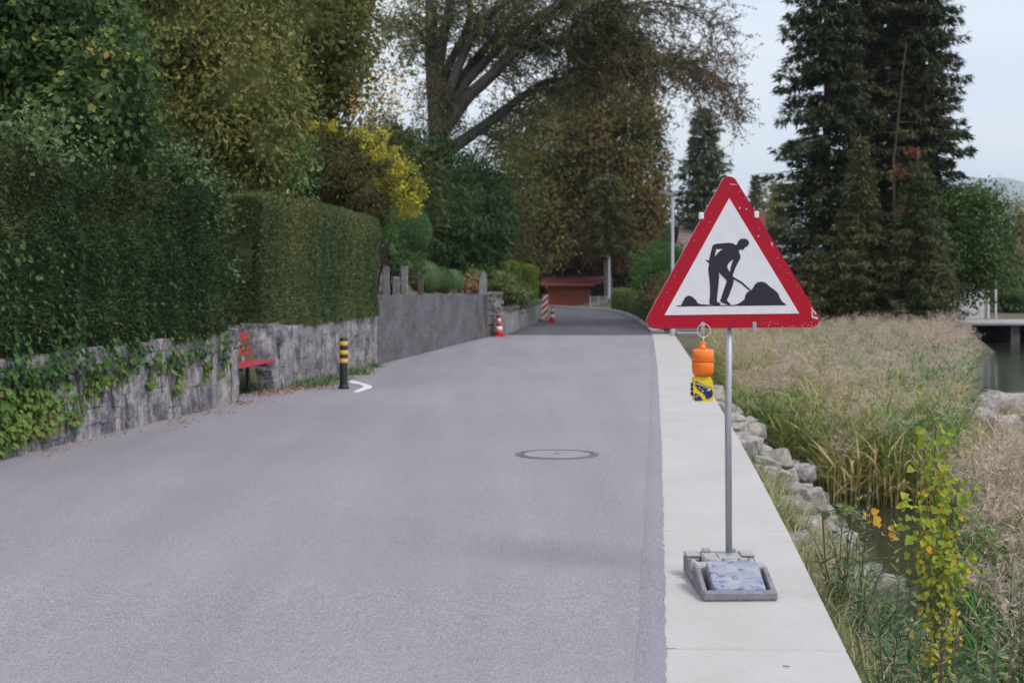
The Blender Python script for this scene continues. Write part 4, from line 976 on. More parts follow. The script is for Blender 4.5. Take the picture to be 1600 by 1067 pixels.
for x, w_, z0, z1 in ((0.02, .35, .20, .44), (.15, .55, .17, .46), (1.2, .62, .16, .46), (2.6, .5, .2, .47), (3.0, .1, .35, .48)): V += [(x, -w_ * .7, z0), (x, w_ * .7, z0), (x, w_, z1), (x, -w_, z1)]
F = [(i * 4 + k, i * 4 + (k + 1) % 4, i * 4 + 4 + (k + 1) % 4, i * 4 + 4 + k) for i in range(4) for k in range(4)] + [(3, 2, 1, 0), (16, 17, 18, 19)]
b.add(V, F, M['boat']); b.build('hull', bt_)
b = MB(); b.cbox((-.02, -.66, .455), (2.9, .66, .50), M['white_wall'], .02); b.build('cover', bt_)
lg = thing('ledge', (p.x - .1, 51.4, -1.35), 'low concrete ledge under the pale hull beyond the reeds', 'ledge')
b = MB(); b.cbox((0, 0, 0), (3.2, 2.2, .40), M['kerb'], .02); b.build('slab', lg)
# ------------------------------------------------------------------ hedges, shrubs and trees on the garden side
def E(px, py, d, rx, rz, ry=None):
    p = spot(px, py, d); s = d / FPX
    return ((p.x, p.y, p.z), (rx * s, ry if ry else rx * s, rz * s))
hz1 = lambda d: np.interp(d, [9, 12.3, 15, 19.3], [2.86, 2.66, 2.60, 2.54])
hedge('yew_hedge', 'tall dark yew hedge hung with ivy above the low rubble wall', [(-4.86, 9.6), (-4.42, 12.6), (-3.68, 18.3)], 1.0, lambda d: np.interp(d, [9, 19], [.72, .68]), hz1, 190000, .05, .015, 'yew', tint=.30, tvar=.34, und=.15, undz=.14, tf=1.2)
hedge('clipped_hedge', 'square clipped green hedge above the pale rubble wall, beyond the bench', [(-3.66, 20.95), (-3.38, 22.4), (-2.66, 28.3)], .95, lambda d: np.interp(d, [20, 28.6], [.60, .55]), lambda d: np.interp(d, [20, 28.6], [2.60, 2.46]), 165000, .055, .016, 'yew2', tint=.34, tvar=.30, und=.07, undz=.08, tf=1.0)

# ivy over the wall and the lower hedge
def ivy(name, label, n, L, region, lm='ivy'):
    """region(s, z) -> density 0..1 over the near wall; s: distance y along the road, z: height above it"""
    y = rng.uniform(10.4, 19.0, n * 6); z = rng.uniform(-.02, 1.9, n * 6); keep = rng.uniform(0, 1, n * 6) < region(y, z)
    y, z = y[keep][:n], z[keep][:n]; m = len(y); x = wall_x(y); zr = zroad(y)
    out = np.abs(rng.normal(.04, .04, m)) + np.where(z > .7, .06, 0.0)
    P = np.c_[x + out, y, zr + z]; t = thing(name, tuple(P.mean(0)), label, 'ivy'); o = np.array(t.location)
    A = unit(np.c_[rng.normal(.25, .3, m), rng.normal(0, .5, m), rng.normal(-.7, .35, m)]); N = unit(np.c_[np.full(m, .9), rng.normal(-.25, .35, m), rng.normal(.35, .3, m)])
    ti = .42 + .22 * n3(P, 2.2, 3) + rng.normal(0, .12, m) + np.where(z < .6, .06, -.24); ti = np.where(rng.uniform(0, 1, m) < .015, .97, ti)
    lv = Leaves(); lv.put(P - o, A, N, L * rng.uniform(.55, 1.3, m) * np.where(z > .8, .8, 1), L * rng.uniform(.6, 1.2, m) * np.where(z > .8, .8, 1), ti, 'lobed'); lv.build('foliage', LF[lm], t)
    b = MB(); r_ = random.Random(4)
    for i in range(26):
        yy = r_.uniform(10.8, 13.9) if i < 18 else r_.uniform(14, 18.4); zz = r_.uniform(.6, 1.3); pts = []
        for k in range(6):
            pts.append((float(wall_x(yy)) + .025 - o[0], yy - o[1], float(zroad(yy)) + max(.02, zz) - o[2])); yy += r_.uniform(-.08, .08); zz -= .13
        b.tube(pts, .006, M['twig'], 5)
    b.build('vine', t, kind='stuff')
    return t
def reg(y, z):
    px = wall_x(y) / y * FPX + 800
    full = np.clip((125 - px + 40 * snoise(y, z, 4)) / 60, 0, 1) * np.clip((1.0 - z + .45 * snoise(y, z, 2.1)) / .45, .05, 1) * np.clip(.8 + .5 * snoise(y, z, 3.3), .2, 1)
    lowedge = .62 + .13 * snoise(y, y * .7, 2.2) - np.clip((220 - px) / 110, 0, 1) * .32 
    up = np.clip((z - lowedge) / .10, 0, 1) * np.clip((1.12 - z + .5 * snoise(y, z, 1.8)) / .5, .04, 1) ** 1.3 * np.clip(.45 + .7 * snoise(y, z, 2.6), .03, 1) * np.clip(1.25 - (px - 60) / 330, .3, 1)
    st = np.zeros_like(y)
    for c, l in ((15.55, .36), (16.45, .30), (17.3, .34), (17.95, .4), (14.4, .5)):
        st = np.maximum(st, np.exp(-((y - c - .1 * np.sin(z * 14)) / .09) ** 2) * (z > l) * (z < .85) * .45)
    gap = np.clip((z - .12 - .1 * snoise(y, y, 3)) / .1, 0, 1)
    return np.maximum(np.maximum(full * gap * .9, up), st)
ivy('ivy', 'bright green ivy spilling over the near end of the rubble wall and hanging in strands', 5200, .064, reg)

# big trees and shrubs behind the hedge
mp_ells = [E(30, 110, 16.2, 105, 150, 1.0), E(130, 60, 16.8, 80, 110, .9), E(90, 205, 15.4, 105, 75, .8), E(-60, 60, 15.5, 120, 170, 1.1), E(150, 165, 15.6, 60, 80, .6)]
mp = shrub('maple_tree', 'green maple with large lobed leaves, some turning yellow, above the dark hedge', 'tree', (-5.9, 16.6), mp_ells, 2700, 12, .068, .062, 'maple', core=.6, stems=5, shape='lobed', shell=(.74, 1.08), lump=.3, lf=2.2, sprig=.28, tint=.24, tvar=.42, droop=.6, tf=.9, flat=.3)
# its largest leaves, one by one
LM = {}
def leaf_mesh(shape, m, tint):
    V, F, T = leaf_arrays(np.zeros((1, 3)), np.array([[1., 0, 0]]), np.array([[0, 0, 1.]]), 1.0, 1.0 if shape == 'round' else .95, np.array([tint]), shape)
    me = bpy.data.meshes.new('leaf'); me.from_pydata(V.tolist(), [], F.tolist()); at = me.attributes.new('tint', 'FLOAT', 'POINT'); at.data.foreach_set('value', T.astype(np.float32)); me.materials.append(m); return me
mpl = [leaf_mesh('lobed', LF['maple'], t) for t in (.2, .4, .55, .7, .8, .5)]
def place_leaf(me, parent, P, A, N, L):
    o = link_obj('leaf', me, parent); A = Vector(A).normalized(); S = A.cross(Vector(N)).normalized(); Nn = S.cross(A)
    o.matrix_local = Matrix.Translation(P) @ Matrix((A, S, Nn)).transposed().to_4x4() @ Matrix.Scale(L, 4); return o
r_ = random.Random(8); org = mp.location
for i in range(150):
    c, r = mp_ells[i % 5]; v = Vector((r_.uniform(-.9, .95), -r_.uniform(.4, 1), r_.uniform(-.8, .9))).normalized()
    if v.z < -.6: continue
    P = Vector((c[0] + v.x * r[0] * 1.08, c[1] + v.y * r[1] * 1.08, c[2] + v.z * r[2] * 1.06)) - org
    place_leaf(mpl[min(5, int(abs(r_.gauss(0, 2.4))))], mp, P, (r_.uniform(-.6, .6), r_.uniform(-.8, .2), -r_.uniform(.2, 1)), (r_.uniform(-.3, .5), -r_.uniform(.4, 1), r_.uniform(.2, .8)), r_.uniform(.06, .09))

shrub('hazel_shrub', 'tall olive-green shrub with drooping fading leaves rising over the clipped hedge', 'shrub', (-5.6, 23.5),
      [E(300, 60, 23, 130, 120, 1.4), E(370, 150, 22.6, 90, 130, 1.1), E(270, 210, 22.6, 90, 95, 1.0), E(410, 235, 22.2, 40, 60, .6), E(250, -40, 23, 110, 110, 1.4)], 3000, 13, .095, .042, 'olive', core=.72, shell=(.78, 1.05), lump=.16, up=.5, sprig=.4, droop=.75, tint=.36, tvar=.26, tf=1.1)
shrub('rambling_rose', 'sprawling bluish-green rose stems lying over the top of the dark hedge', 'shrub', (-4.9, 16.4),
      [E(250, 262, 17.2, 70, 34, .5), E(180, 215, 16.6, 50, 50, .5), E(305, 300, 17.8, 35, 40, .35), E(150, 140, 16.4, 50, 60, .4), E(330, 370, 18.0, 16, 60, .2), E(105, 226, 14.6, 55, 20, .45), E(25, 212, 12.9, 60, 18, .45)], 900, 9, .062, .042, 'bluish', core=0, shell=(.3, 1.1), lump=.25, sprig=.25, tint=.32, tvar=.3)
shrub('linden_tree', 'dense dark olive tree with yellowing leaves standing behind the clipped hedge', 'tree', (-5.6, 33),
      [E(470, 50, 32, 105, 95, 1.8), E(410, -40, 33, 130, 110, 2), E(440, 150, 31.5, 80, 60, 1.2), E(520, 110, 32, 50, 60, .9), E(510, -60, 33, 70, 80, 1.4)], 2600, 12, .12, .085, 'amber', core=.7, shell=(.72, 1.08), lump=.2, sprig=.45, tint=.36, tvar=.28, tf=.9)
shrub('ash_tree', 'loose leafy tree with sky showing through, between the olive tree and the big beech trunk', 'tree', (-7.5, 44),
      [E(590, 40, 44, 75, 110, 1.6), E(560, 130, 43, 60, 60, 1.2), E(620, -40, 45, 70, 70, 1.6), E(500, 220, 42, 90, 80, 1.2)], 620, 8, .13, .075, 'beech', core=0, shell=(.45, 1.1), lump=.3, sprig=.5, tint=.18, tvar=.2)
shrub('background_shrubs', 'dark mixed shrubs filling the garden behind the laurel and the yews', 'shrubs', (-6.5, 41), [E(430, 250, 39, 110, 120, 1.5), E(570, 300, 42, 120, 110, 1.5), E(280, 330, 36, 150, 150, 1.4)], 2400, 10, .15, .09, 'amber', core=.7, shell=(.8, 1.04), lump=.12, sprig=.3, tint=.08, tvar=.16)
shrub('laurel_bush', 'glossy bright green cherry laurel bush between the olive shrub and the bronze yew', 'bush', (-3.9, 27),
      [E(448, 262, 26.5, 38, 62, .6), E(425, 240, 26.8, 30, 45, .5)], 420, 9, .115, .05, 'laurel', core=.68, sprig=.25, tint=.45, tvar=.3, droop=.5)
shrub('bronze_yew', 'dark bronze-brown yew with a fine texture in front of the yellow bush', 'bush', (-3.6, 30.5),
      [E(535, 274, 30, 62, 54, .9), E(500, 256, 30.3, 48, 46, .8), E(568, 302, 29.6, 40, 40, .7)], 2400, 12, .085, .024, 'bronze', core=.68, shape='needle', shell=(.8, 1.04), lump=.12, sprig=.22, tint=.4, tvar=.3)
yw = shrub('yellow_bush', 'bright yellow bush arching over the bronze yew', 'bush', (-2.95, 30.2),
      [E(603, 258, 29.6, 22, 32, .4), E(628, 296, 29.6, 28, 34, .4), E(570, 224, 29.8, 30, 18, .35), E(510, 207, 30, 40, 10, .3), E(590, 236, 29.7, 22, 22, .35), E(642, 312, 29.8, 20, 28, .3)], 210, 13, .075, .045, 'yellow', core=0, shell=(.35, 1.08), lump=.35, lf=3, sprig=.14, tint=.5, tvar=.35, droop=.1)
shrub('amber_sapling', 'slender small tree with orange and yellow leaves in front of the bright sky gap', 'tree', (-3.6, 30.8),
      [E(590, 158, 30.6, 44, 34, .7), E(565, 188, 30.6, 40, 24, .6), E(615, 140, 30.6, 25, 22, .5)], 80, 6, .075, .045, 'orange', core=0, stems=6, bark='bark_grey', shell=(.3, 1.1), lump=.3, sprig=.4, tint=.5, tvar=.4)
shrub('feathery_yew', 'large dark green yew with drooping feathery sprays under the beech trunk', 'tree', (-4.0, 53),
      [E(705, 335, 52, 78, 90, 1.8), E(640, 270, 53, 62, 55, 1.5), E(735, 375, 52.5, 55, 55, 1.2), E(680, 400, 51, 60, 40, 1.2), E(760, 330, 54, 40, 60, 1.2), E(600, 240, 54, 40, 40, 1.2)], 2500, 14, .26, .06, 'dark', core=.76, shape='needle', shell=(.72, 1.07), lump=.22, lf=1.5, sprig=.35, droop=.55, tint=.4, tvar=.32, tf=1.4)
# clipped balls
def topiary(label, px, py, d, r, n, lm, base=None, sq=1.0):
    p = spot(px, py, d); z0 = base if base is not None else gz(p.x, d); t = thing('topiary_ball', (p.x, d, z0), label, 'topiary', 'clipped balls above the concrete wall'); rr = r * d / FPX
    b = MB(); b.tube([(0, 0, -.05), (0, 0, p.z - z0)], .04, M['bark_brown'], 7); b.build('stem', t)
    o = rnd3(n); P = np.array([0, 0, p.z - z0]) + o * np.array([1, 1, sq]) * (rr * (1 + .03 * n3(o * 3, 1, px) + .012 * rng.normal(size=n)))[:, None]
    lv = Leaves(); lv.put(P, unit(o * .6 + rnd3(n) * .9), unit(o * .6 + rnd3(n) * .6), .036 * rng.uniform(.6, 1.4, n), .017 * rng.uniform(.6, 1.4, n), .45 + .25 * n3(P, 3, 1) + rng.normal(0, .15, n), 'leaf'); lv.build('foliage', LF[lm], t)
    blob('inner_growth', [((0, 0, p.z - z0), (rr, rr, rr * sq))], LF_CORE[lm], t, .97, 0)
topiary('large clipped green ball standing beside the end of the clipped hedge', 634, 361, 34.5, 39, 42000, 'box', None, 1.0)
topiary('small clipped ball nearest to the brown post on the wall', 664, 434, 41, 25, 6000, 'box', None, 1.05)
topiary('small clipped ball in the middle of the row on the wall', 687, 440, 44, 20, 5000, 'box2', None, 1.1)
topiary('small clipped ball at the far end of the row on the wall', 707, 441, 46.5, 18, 4500, 'box', None, 1.1)
shrub('low_shrub', 'low grey-green shrub growing through the old posts under the large ball', 'shrub', (-2.75, 33.5), [E(632, 416, 33.6, 24, 16, .4), E(612, 396, 33.2, 11, 26, .3)], 330, 9, .06, .035, 'bluish', core=.6, sprig=.2, tint=.05, tvar=.2)
shrub('rhododendron', 'pale green leafy sprig at the end of the clipped hedge', 'shrub', (-2.95, 30.5), [E(606, 352, 30, 14, 26, .25)], 80, 8, .10, .03, 'shrub', core=0, sprig=.15, shell=(.2, 1.05), tint=.75, tvar=.2, up=.4)
for px, d, h, m, lab in ((603, 28.9, .66, 'stone_post', 'grey weathered post at the end of the clipped hedge'), (632, 30.4, .70, 'stone_post', 'grey weathered post in the middle under the large ball'), (619, 29.7, .45, 'stone_post', 'short broken grey post between two taller ones'), (657, 31.6, .68, 'wood_post', 'square brown wooden post on the concrete wall next to the small balls')):
    dd_ = np.arange(28.5, 47, .05); d = float(dd_[np.argmin(np.abs((wall_x(dd_) - .17) / dd_ * FPX + 800 - px))]); xw = float(wall_x(d)) - .17; z = float(wall_top(d)); t = thing('fence_post', (xw, d, z - .05), lab, 'post', 'old fence posts on the wall')
    b = MB(); b.cbox((-.075, -.07, -.02), (.075, .07, h), M[m], .015, seed=int(px), jit=.012); b.build('shaft', t)
    if m == 'wood_post': b = MB(); b.cbox((-.30, -.03, .32), (-.07, .03, .40), M[m], .006); b.build('rail_stub', t)
shrub('ground_cover', 'low green and rusty ground cover spilling over the low garden wall', 'plants', (-.6, 54), [E(790, 450, 53, 30, 30, .8), E(775, 440, 52, 22, 26, .7), E(815, 462, 56, 22, 16, .8), E(738, 434, 50.5, 30, 20, .8)], 620, 9, .10, .05, 'hedgeR', core=.75, sprig=.2, tint=.3, tvar=.5)
shrub('russet_shrub', 'rust-brown fading shrub on the bank between the standing stone and the small balls', 'shrub', (-1.9, 45), [E(728, 447, 49.5, 20, 11, .5)], 120, 8, .09, .05, 'litter', core=.6, sprig=.2, tint=.4, tvar=.4)
hedge('thuja_hedge', 'lime green clipped hedge with a sloping top above the low garden wall', [(.10, 57.5), (.62, 61.5), (1.22, 68)], 1.5, lambda d: np.interp(d, [55, 70], [-.3, -.35]), lambda d: np.interp(d, [55, 62, 70], [1.55, 1.42, 1.28]), 42000, .12, .04, 'lime', tint=.38, tvar=.28, topboost=.35, und=.10)

# ------------------------------------------------------------------ the great beech over the road
BD = 58.0
bx_, bzg = spot(690, 265, BD).x, .6
beech = thing('beech_tree', (bx_, BD, bzg), 'huge old beech with many spreading limbs reaching over the road', 'tree')
BO = np.array([bx_, BD, bzg])
LIMBS = [  # photo trace of each limb, radius in metres at both ends, drift in depth
 ([(690, 470), (689, 330), (688, 250), (684, 200), (680, 150), (675, 90), (674, 30), (673, -40), (678, -150)], .52, .16, 0),
 ([(684, 150), (684, 110), (692, 60), (703, 10), (712, -60), (716, -150)], .27, .12, -.8),
 ([(686, 175), (694, 120), (712, 80), (729, 50), (736, 15), (728, -10), (735, -80)], .20, .08, 1.0),
 ([(690, 180), (706, 130), (727, 80), (742, 48), (760, 25), (800, 0), (850, -30)], .22, .08, -1.5),
 ([(694, 190), (717, 129), (745, 92), (768, 65), (790, 34), (815, 4), (850, -50)], .22, .09, 1.5),
 ([(690, 200), (718, 140), (757, 98), (790, 66), (830, 31), (858, 14), (910, -20)], .22, .09, -.5),
 ([(690, 210), (729, 152), (765, 122), (800, 85), (830, 50), (862, 20), (885, -6), (930, -50)], .28, .11, -1.8),
 ([(686, 245), (700, 238), (717, 225), (757, 197), (793, 169), (821, 148), (850, 128), (888, 124), (930, 135)], .30, .07, 1.2),
 ([(798, 88), (822, 72), (867, 66), (890, 50), (908, 30), (922, 16), (940, 6), (975, -10)], .17, .07, -2.2),
 ([(888, 52), (900, 62), (912, 67), (939, 81), (971, 94), (991, 103), (1030, 99), (1070, 108), (1112, 122)], .085, .02, -2.6),
 ([(922, 18), (940, 22), (957, 20), (991, 7), (1030, 2), (1080, 18), (1115, 40)], .08, .02, -2.0),
 ([(910, 32), (930, 36), (957, 43), (985, 55), (996, 72), (1015, 88), (1050, 100), (1090, 130)], .07, .018, -3.0),
 ([(1040, 100), (1070, 96), (1100, 112), (1135, 135), (1150, 165)], .035, .01, -2.8),
 ([(926, 20), (938, 42), (950, 66), (975, 82), (1000, 120)], .05, .012, -2.4),
 ([(822, 70), (850, 78), (880, 68), (920, 84), (960, 78), (1010, 84)], .06, .015, 0.6),
 ([(676, 75), (662, 62), (655, 48), (640, 35), (600, 30)], .07, .02, .6),
 ([(884, 70), (888, 95), (886, 115), (884, 140)], .04, .012, -1.0),
]
b = MB(); tw = []
for pts, r0, r1, dep in LIMBS:
    r0 *= 1.05; r1 *= 1.0; n = len(pts); W = []
    for i, (px, py) in enumerate(pts):
        t = i / (n - 1); W.append(np.array(spot(px, py, BD + dep * t ** .8 + .25 * math.sin(i * 2.1 + px))) - BO)
    # resample smoothly
    tt = np.linspace(0, n - 1, n * 4); Wn = np.array(W); sm = np.stack([np.interp(tt, np.arange(n), Wn[:, k]) for k in range(3)], 1)
    for _ in range(2): sm[1:-1] = .25 * sm[:-2] + .5 * sm[1:-1] + .25 * sm[2:]
    rr = np.interp(tt, [0, n - 1], [r0, r1])
    if r0 > .55: rr = np.interp(tt, [0, 1.2, 2, 3, 4, n - 1], [.72, .58, .58, .53, .40, .24])
    MBt = b; b.tube(sm.tolist(), rr.tolist(), M['bark'], 9)
    for i in range(2 if r0 > .3 else 1, len(sm)):
        if i / len(sm) > .25 or r0 < .2: tw.append((sm[i], unit(sm[i] - sm[i - 1]), rr[i]))
limb_obj = b.build('trunk', beech, True)
lv = Leaves(); tb = MB(); Pl, Al = [], []
r_ = np.random.default_rng(3)
XR = lambda x, z: ((x + BO[0]) * FPX / BD + 800, HOR - (z + BO[2] - EYE) * FPX / BD)
for c, dr, rad in tw:
    for _ in range(3):
        d = unit(dr * .75 + r_.normal(size=3) * [.55, .8, .5] + [.28, 0, .02]); L = r_.uniform(.8, 2.3); p = c.copy(); pts = [p.copy()]
        q0 = XR(*p[[0, 2]])
        for k in range(5):
            d = unit(d + r_.normal(size=3) * .22 + [0.02, 0, -.10]); p = p + d * L / 5; pts.append(p.copy())
            px, py = XR(p[0], p[2])
            if px > 1150: break
            if k > 0:
                for _ in range(2):
                    e = unit(d * .7 + r_.normal(size=3) * .7 + [0, 0, -.18]); l2 = r_.uniform(.3, .95); m = r_.integers(4, 10)
                    tq = r_.uniform(.1, 1, m); Q = p + e * (tq * l2)[:, None] + r_.normal(0, .035, (m, 3)); Pl.append(Q); Al.append(unit(e * .6 + r_.normal(size=(m, 3)) * .7))
                    tb.tube([p, p + e * l2 * .5 + r_.normal(0, .02, 3), p + e * l2], [.009, .007, .004], M['bark'], 3, False)
        rb = min(rad * .4, .035); tb.tube(pts, np.linspace(rb, .008, len(pts)).tolist(), M['bark'], 5, False)
P = np.concatenate(Pl); A = np.concatenate(Al); m = len(P)
pxx = (P[:, 0] + BO[0]) * FPX / BD + 800
ti = .12 + .42 * np.clip((pxx - 820) / 300, 0, 1) + .16 * n3(P, 1.1, 2) + rng.normal(0, .16, m)
lv.put(P, A, unit(rnd3(m) + [0, 0, .5]), .115 * rng.uniform(.6, 1.35, m), .066 * rng.uniform(.6, 1.3, m), ti)
# ivy and moss-like leaves on the trunk
ns = 2200; u = rng.uniform(0, 1, ns); a = rng.uniform(0, 6.28, ns); zz = spot(0, 240, BD).z + u * 3.0 - bzg; xx = np.interp(zz + bzg, [4.8, 7.5], [spot(694, 0, BD).x, spot(686, 0, BD).x]) - bx_
Pi = np.c_[xx + np.cos(a) * (.62 + .5 * np.sin(u * 3.1)) * rng.uniform(.7, 1.1, ns), np.sin(a) * .7 * rng.uniform(.8, 1.1, ns), zz]
lv.put(Pi, unit(rnd3(ns) + [0, 0, -.5]), unit(np.c_[np.cos(a), np.sin(a), .3 * np.ones(ns)] + rnd3(ns) * .5), .10, .07, .35 + .25 * n3(Pi, 2, 4) + rng.normal(0, .2, ns))
lv.build('crown', LF['beech'], beech); tb.build('twigs', beech, kind='stuff')

# crowns behind and below it
cb_e = [E(900, 230, 104, 95, 90, 3.6), E(950, 190, 105, 75, 80, 3.4), E(985, 270, 104, 52, 90, 3.0), E(880, 330, 105, 80, 80, 3.6), E(960, 340, 105, 70, 70, 3.4), E(835, 260, 103, 50, 70, 2.5), E(905, 170, 105, 48, 45, 2.5), E(935, 75, 106, 30, 45, 2)]
shrub('copper_beech', 'dense copper-brown and olive beech hanging like a curtain over the shed', 'tree', (5.3, 107), cb_e, 6400, 11, .29, .165, 'curtain', core=.42, stems=4, shell=(.66, 1.1), lump=.24, lf=.7, sprig=1.0, droop=.6, tint=.40, tvar=.36, tf=.35)
shrub('holm_oak', 'dark evergreen tree with small gaps of sky between the beech trunk and the brown curtain', 'tree', (-.6, 75),
      [E(800, 300, 74, 45, 80, 2.5), E(770, 260, 75, 50, 60, 2.2), E(830, 360, 74, 50, 70, 2.2), E(775, 370, 73, 50, 50, 2), E(760, 320, 74, 50, 70, 2), E(820, 200, 75, 50, 60, 2)], 900, 8, .22, .13, 'curtain', core=0, stems=5, shell=(.35, 1.1), lump=.25, sprig=.8, tint=.05, tvar=.2)
shrub('dark_thicket', 'dark thicket of evergreens closing the view behind the red shed', 'trees', (2.5, 112), [E(850, 390, 112, 60, 90, 3), E(900, 410, 113, 70, 80, 3), E(1000, 400, 112, 60, 90, 3), E(800, 400, 113, 40, 60, 3), E(1080, 430, 112, 80, 60, 3), E(760, 420, 112, 40, 40, 3)], 3000, 10, .32, .13, 'dark', core=.86, shell=(.8, 1.06), lump=.15, sprig=.8, tint=.25, tvar=.3)

# ------------------------------------------------------------------ conifers
def conifer(name, label, x, y, z0, H, rb, zb, Rmax, lm, n_whorl=40, per=6, droop=.35, card=(.24, .055), dens=10, prof=.8, lean=0, cat='tree', group=None, bark='bark_brown', gap=0.0, seed=1, tint=.4, tvar=.3, dirs=None, top=1.0, upturn=.15):
    r_ = np.random.default_rng(seed); t = thing(name, (x, y, z0), label, cat, group); b = MB(); nz_ = 10
    b.tube([(lean * k / nz_ + .03 * math.sin(k * 1.7), .03 * math.cos(k * 2.3), -.2 + (H + .2) * k / nz_) for k in range(nz_ + 1)], [max(.02, rb * .8 * (1 - .93 * k / nz_)) for k in range(nz_ + 1)], M[bark], 9); b.build('trunk', t, True)
    br = MB(); lv = Leaves(); PP, GG, OO = [], [], []
    for i in range(n_whorl):
        f = (i + r_.uniform(-.3, .3)) / n_whorl; f = min(max(f, 0), .995); z = zb + (H - zb) * f
        Rz = Rmax * (1 - f * top) ** prof * (min(1, .55 + f * 3)) * r_.uniform(.72, 1.12) + .08
        m = per; a0 = r_.uniform(0, 6.28)
        for k in range(m):
            if r_.uniform() < gap: continue
            a = a0 + 6.283 * k / m + r_.normal(0, .25); L = Rz * r_.uniform(.62, 1.15); d = np.array([math.cos(a), math.sin(a), .12])
            np_ = 7; s = np.linspace(0, 1, np_); curve = np.stack([d[0] * L * s, d[1] * L * s, L * (.18 * s - droop * s ** 1.6 + upturn * s ** 4)], 1) + [lean * z / H, 0, z]
            br.tube(curve.tolist(), np.linspace(.012 + .018 * L / Rmax, .006, np_).tolist(), M[bark], 4, False)
            q = max(4, int(L * dens)); u = r_.uniform(.10, 1, q) ** .8; Q = np.stack([np.interp(u, s, curve[:, c]) for c in range(3)], 1)
            side = np.array([-d[1], d[0], 0]); off = r_.normal(0, 1, q) * (.10 + .20 * L * (1 - u) ** .7) * .55
            Q = Q + side * off[:, None] + np.c_[np.zeros((q, 2)), -np.abs(off) * .25 - r_.uniform(0, .10, q) * (1 + L * .3)]
            g = unit(d * .7 + side * np.sign(off)[:, None] * .55 + np.c_[np.zeros((q, 2)), -.25 - r_.uniform(0, .5, q)]); PP.append(Q); GG.append(g); OO.append(np.full(q, f + .0))
    P = np.concatenate(PP); Gd = np.concatenate(GG); fz_ = np.concatenate(OO); c = 5; m = len(P) * c
    P2 = np.repeat(P, c, 0) + r_.normal(0, .05, (m, 3)); A = unit(np.repeat(Gd, c, 0) + r_.normal(size=(m, 3)) * .42); N = unit(r_.normal(size=(m, 3)) * .5 + [0, 0, 1])
    ti = tint + tvar * n3(P2, .9, seed) + r_.normal(0, .12, m)
    lv.put(P2, A, N, card[0] * r_.uniform(.55, 1.35, m), card[1] * r_.uniform(.6, 1.4, m), ti, 'needle'); lv.build('crown', LF[lm], t)
    br.build('branches', t, kind='stuff')
    return t
gl = -.92
def ctree(px, d, **k): return (spot(px, 500, d).x, d, gl)
conifer('spruce_tree', 'tall dark spruce standing at the road side of the conifer group', *ctree(1292, 55), 21, .30, 1.2, 2.35, 'spruce', 70, 7, .42, seed=2, gap=.16, prof=.45, dens=22, card=(.27, .07))
conifer('spruce_tree', 'tall dark spruce in the middle of the conifer group with sky between its trunks', *ctree(1352, 57), 24, .34, 2.0, 2.2, 'spruce', 75, 7, .42, seed=3, gap=.2, prof=.4, dens=22, card=(.27, .07))
conifer('spruce_tree', 'tall dark spruce on the lake side of the conifer group with ragged drooping boughs', *ctree(1440, 56), 23, .32, .8, 2.0, 'spruce', 75, 7, .42, seed=4, gap=.05, prof=.42, dens=22, card=(.27, .07))
conifer('spruce_tree', 'broad dark spruce filling the back of the conifer group', *ctree(1395, 60), 22, .3, .5, 2.3, 'spruce', 65, 7, .42, seed=9, gap=.05, prof=.42, dens=22, card=(.27, .07))
conifer('young_spruce', 'olive-green young spruce with a full conical crown in front of the tall spruces', *ctree(1345, 50.5), 7.1, .11, .1, 1.75, 'spruce2', 34, 8, .32, seed=5, prof=.95, dens=18, card=(.19, .045), tint=.5)
conifer('young_spruce', 'dark green young spruce in front of the lake-side tall spruce', *ctree(1435, 50), 6.2, .11, .05, 1.9, 'spruce2', 32, 8, .35, seed=6, prof=.7, dens=18, card=(.19, .045), tint=.25)
conifer('young_spruce', 'low spreading spruce at the foot of the conifer group above the reeds', *ctree(1275, 51), 3.1, .09, .05, 1.5, 'spruce2', 20, 8, .35, seed=7, prof=.6, dens=18, card=(.19, .045), tint=.3)
# a dead bare stem and rusty sprays among them
dt = thing('dead_tree', (spot(1398, 240, 52).x, 52, gl), 'bare grey dead tree stem with short side twigs in front of the dark spruces', 'tree')
b = MB(); a_ = [spot(1396, 250, 52), spot(1404, 180, 52), spot(1410, 120, 52), spot(1416, 66, 52)]; o_ = dt.location
b.tube([Vector((0, 0, 0))] + [p - o_ for p in a_], [.06, .045, .038, .025, .01], M['bark_brown'], 7); b.build('trunk', dt, True)
b = MB(); r_ = random.Random(6)
for i in range(34):
    t = r_.uniform(.0, 3); k = int(min(2, t)); p = a_[k].lerp(a_[k + 1], t - k) - o_; l = r_.uniform(.3, .9) * (1.1 - t / 4); s = r_.choice((-1, 1)); yy = r_.uniform(-.7, .5)
    b.tube([p, p + Vector((s * l * .5, yy * l * .5, r_.uniform(-.05, .06))), p + Vector((s * l, yy * l, r_.uniform(-.14, .0)))], [.010, .007, .003], M['bark_brown'], 4, False)
b.build('twigs', dt, kind='stuff')
for px, py, r, lab in ((1425, 238, 10, 'upper small patch of rust-red dead needles among the dark spruces'), (1405, 268, 14, 'larger patch of rust-red dead needles below the bare grey stem'), (1408, 330, 12, 'dull brown dead spray low between the young spruces')):
    p = spot(px, py, 51.3); t = thing('dead_bough', tuple(p), lab, 'bough'); n = 90
    P = rng.normal(0, .5, (n, 3)) * [r / 43, .3, r / 48]; lv = Leaves(); lv.put(P, unit(rnd3(n) + [0, 0, -.4]), unit(rnd3(n) + [0, 0, .6]), .19, .045, rng.uniform(0, 1, n), 'needle'); lv.build('needles', LF['russet'], t)
    b = MB(); b.tube([(0, 2.2, .3), (0, 1, .25), (0, 0, 0)], [.02, .015, .006], M['bark_brown'], 5); b.build('branch', t)
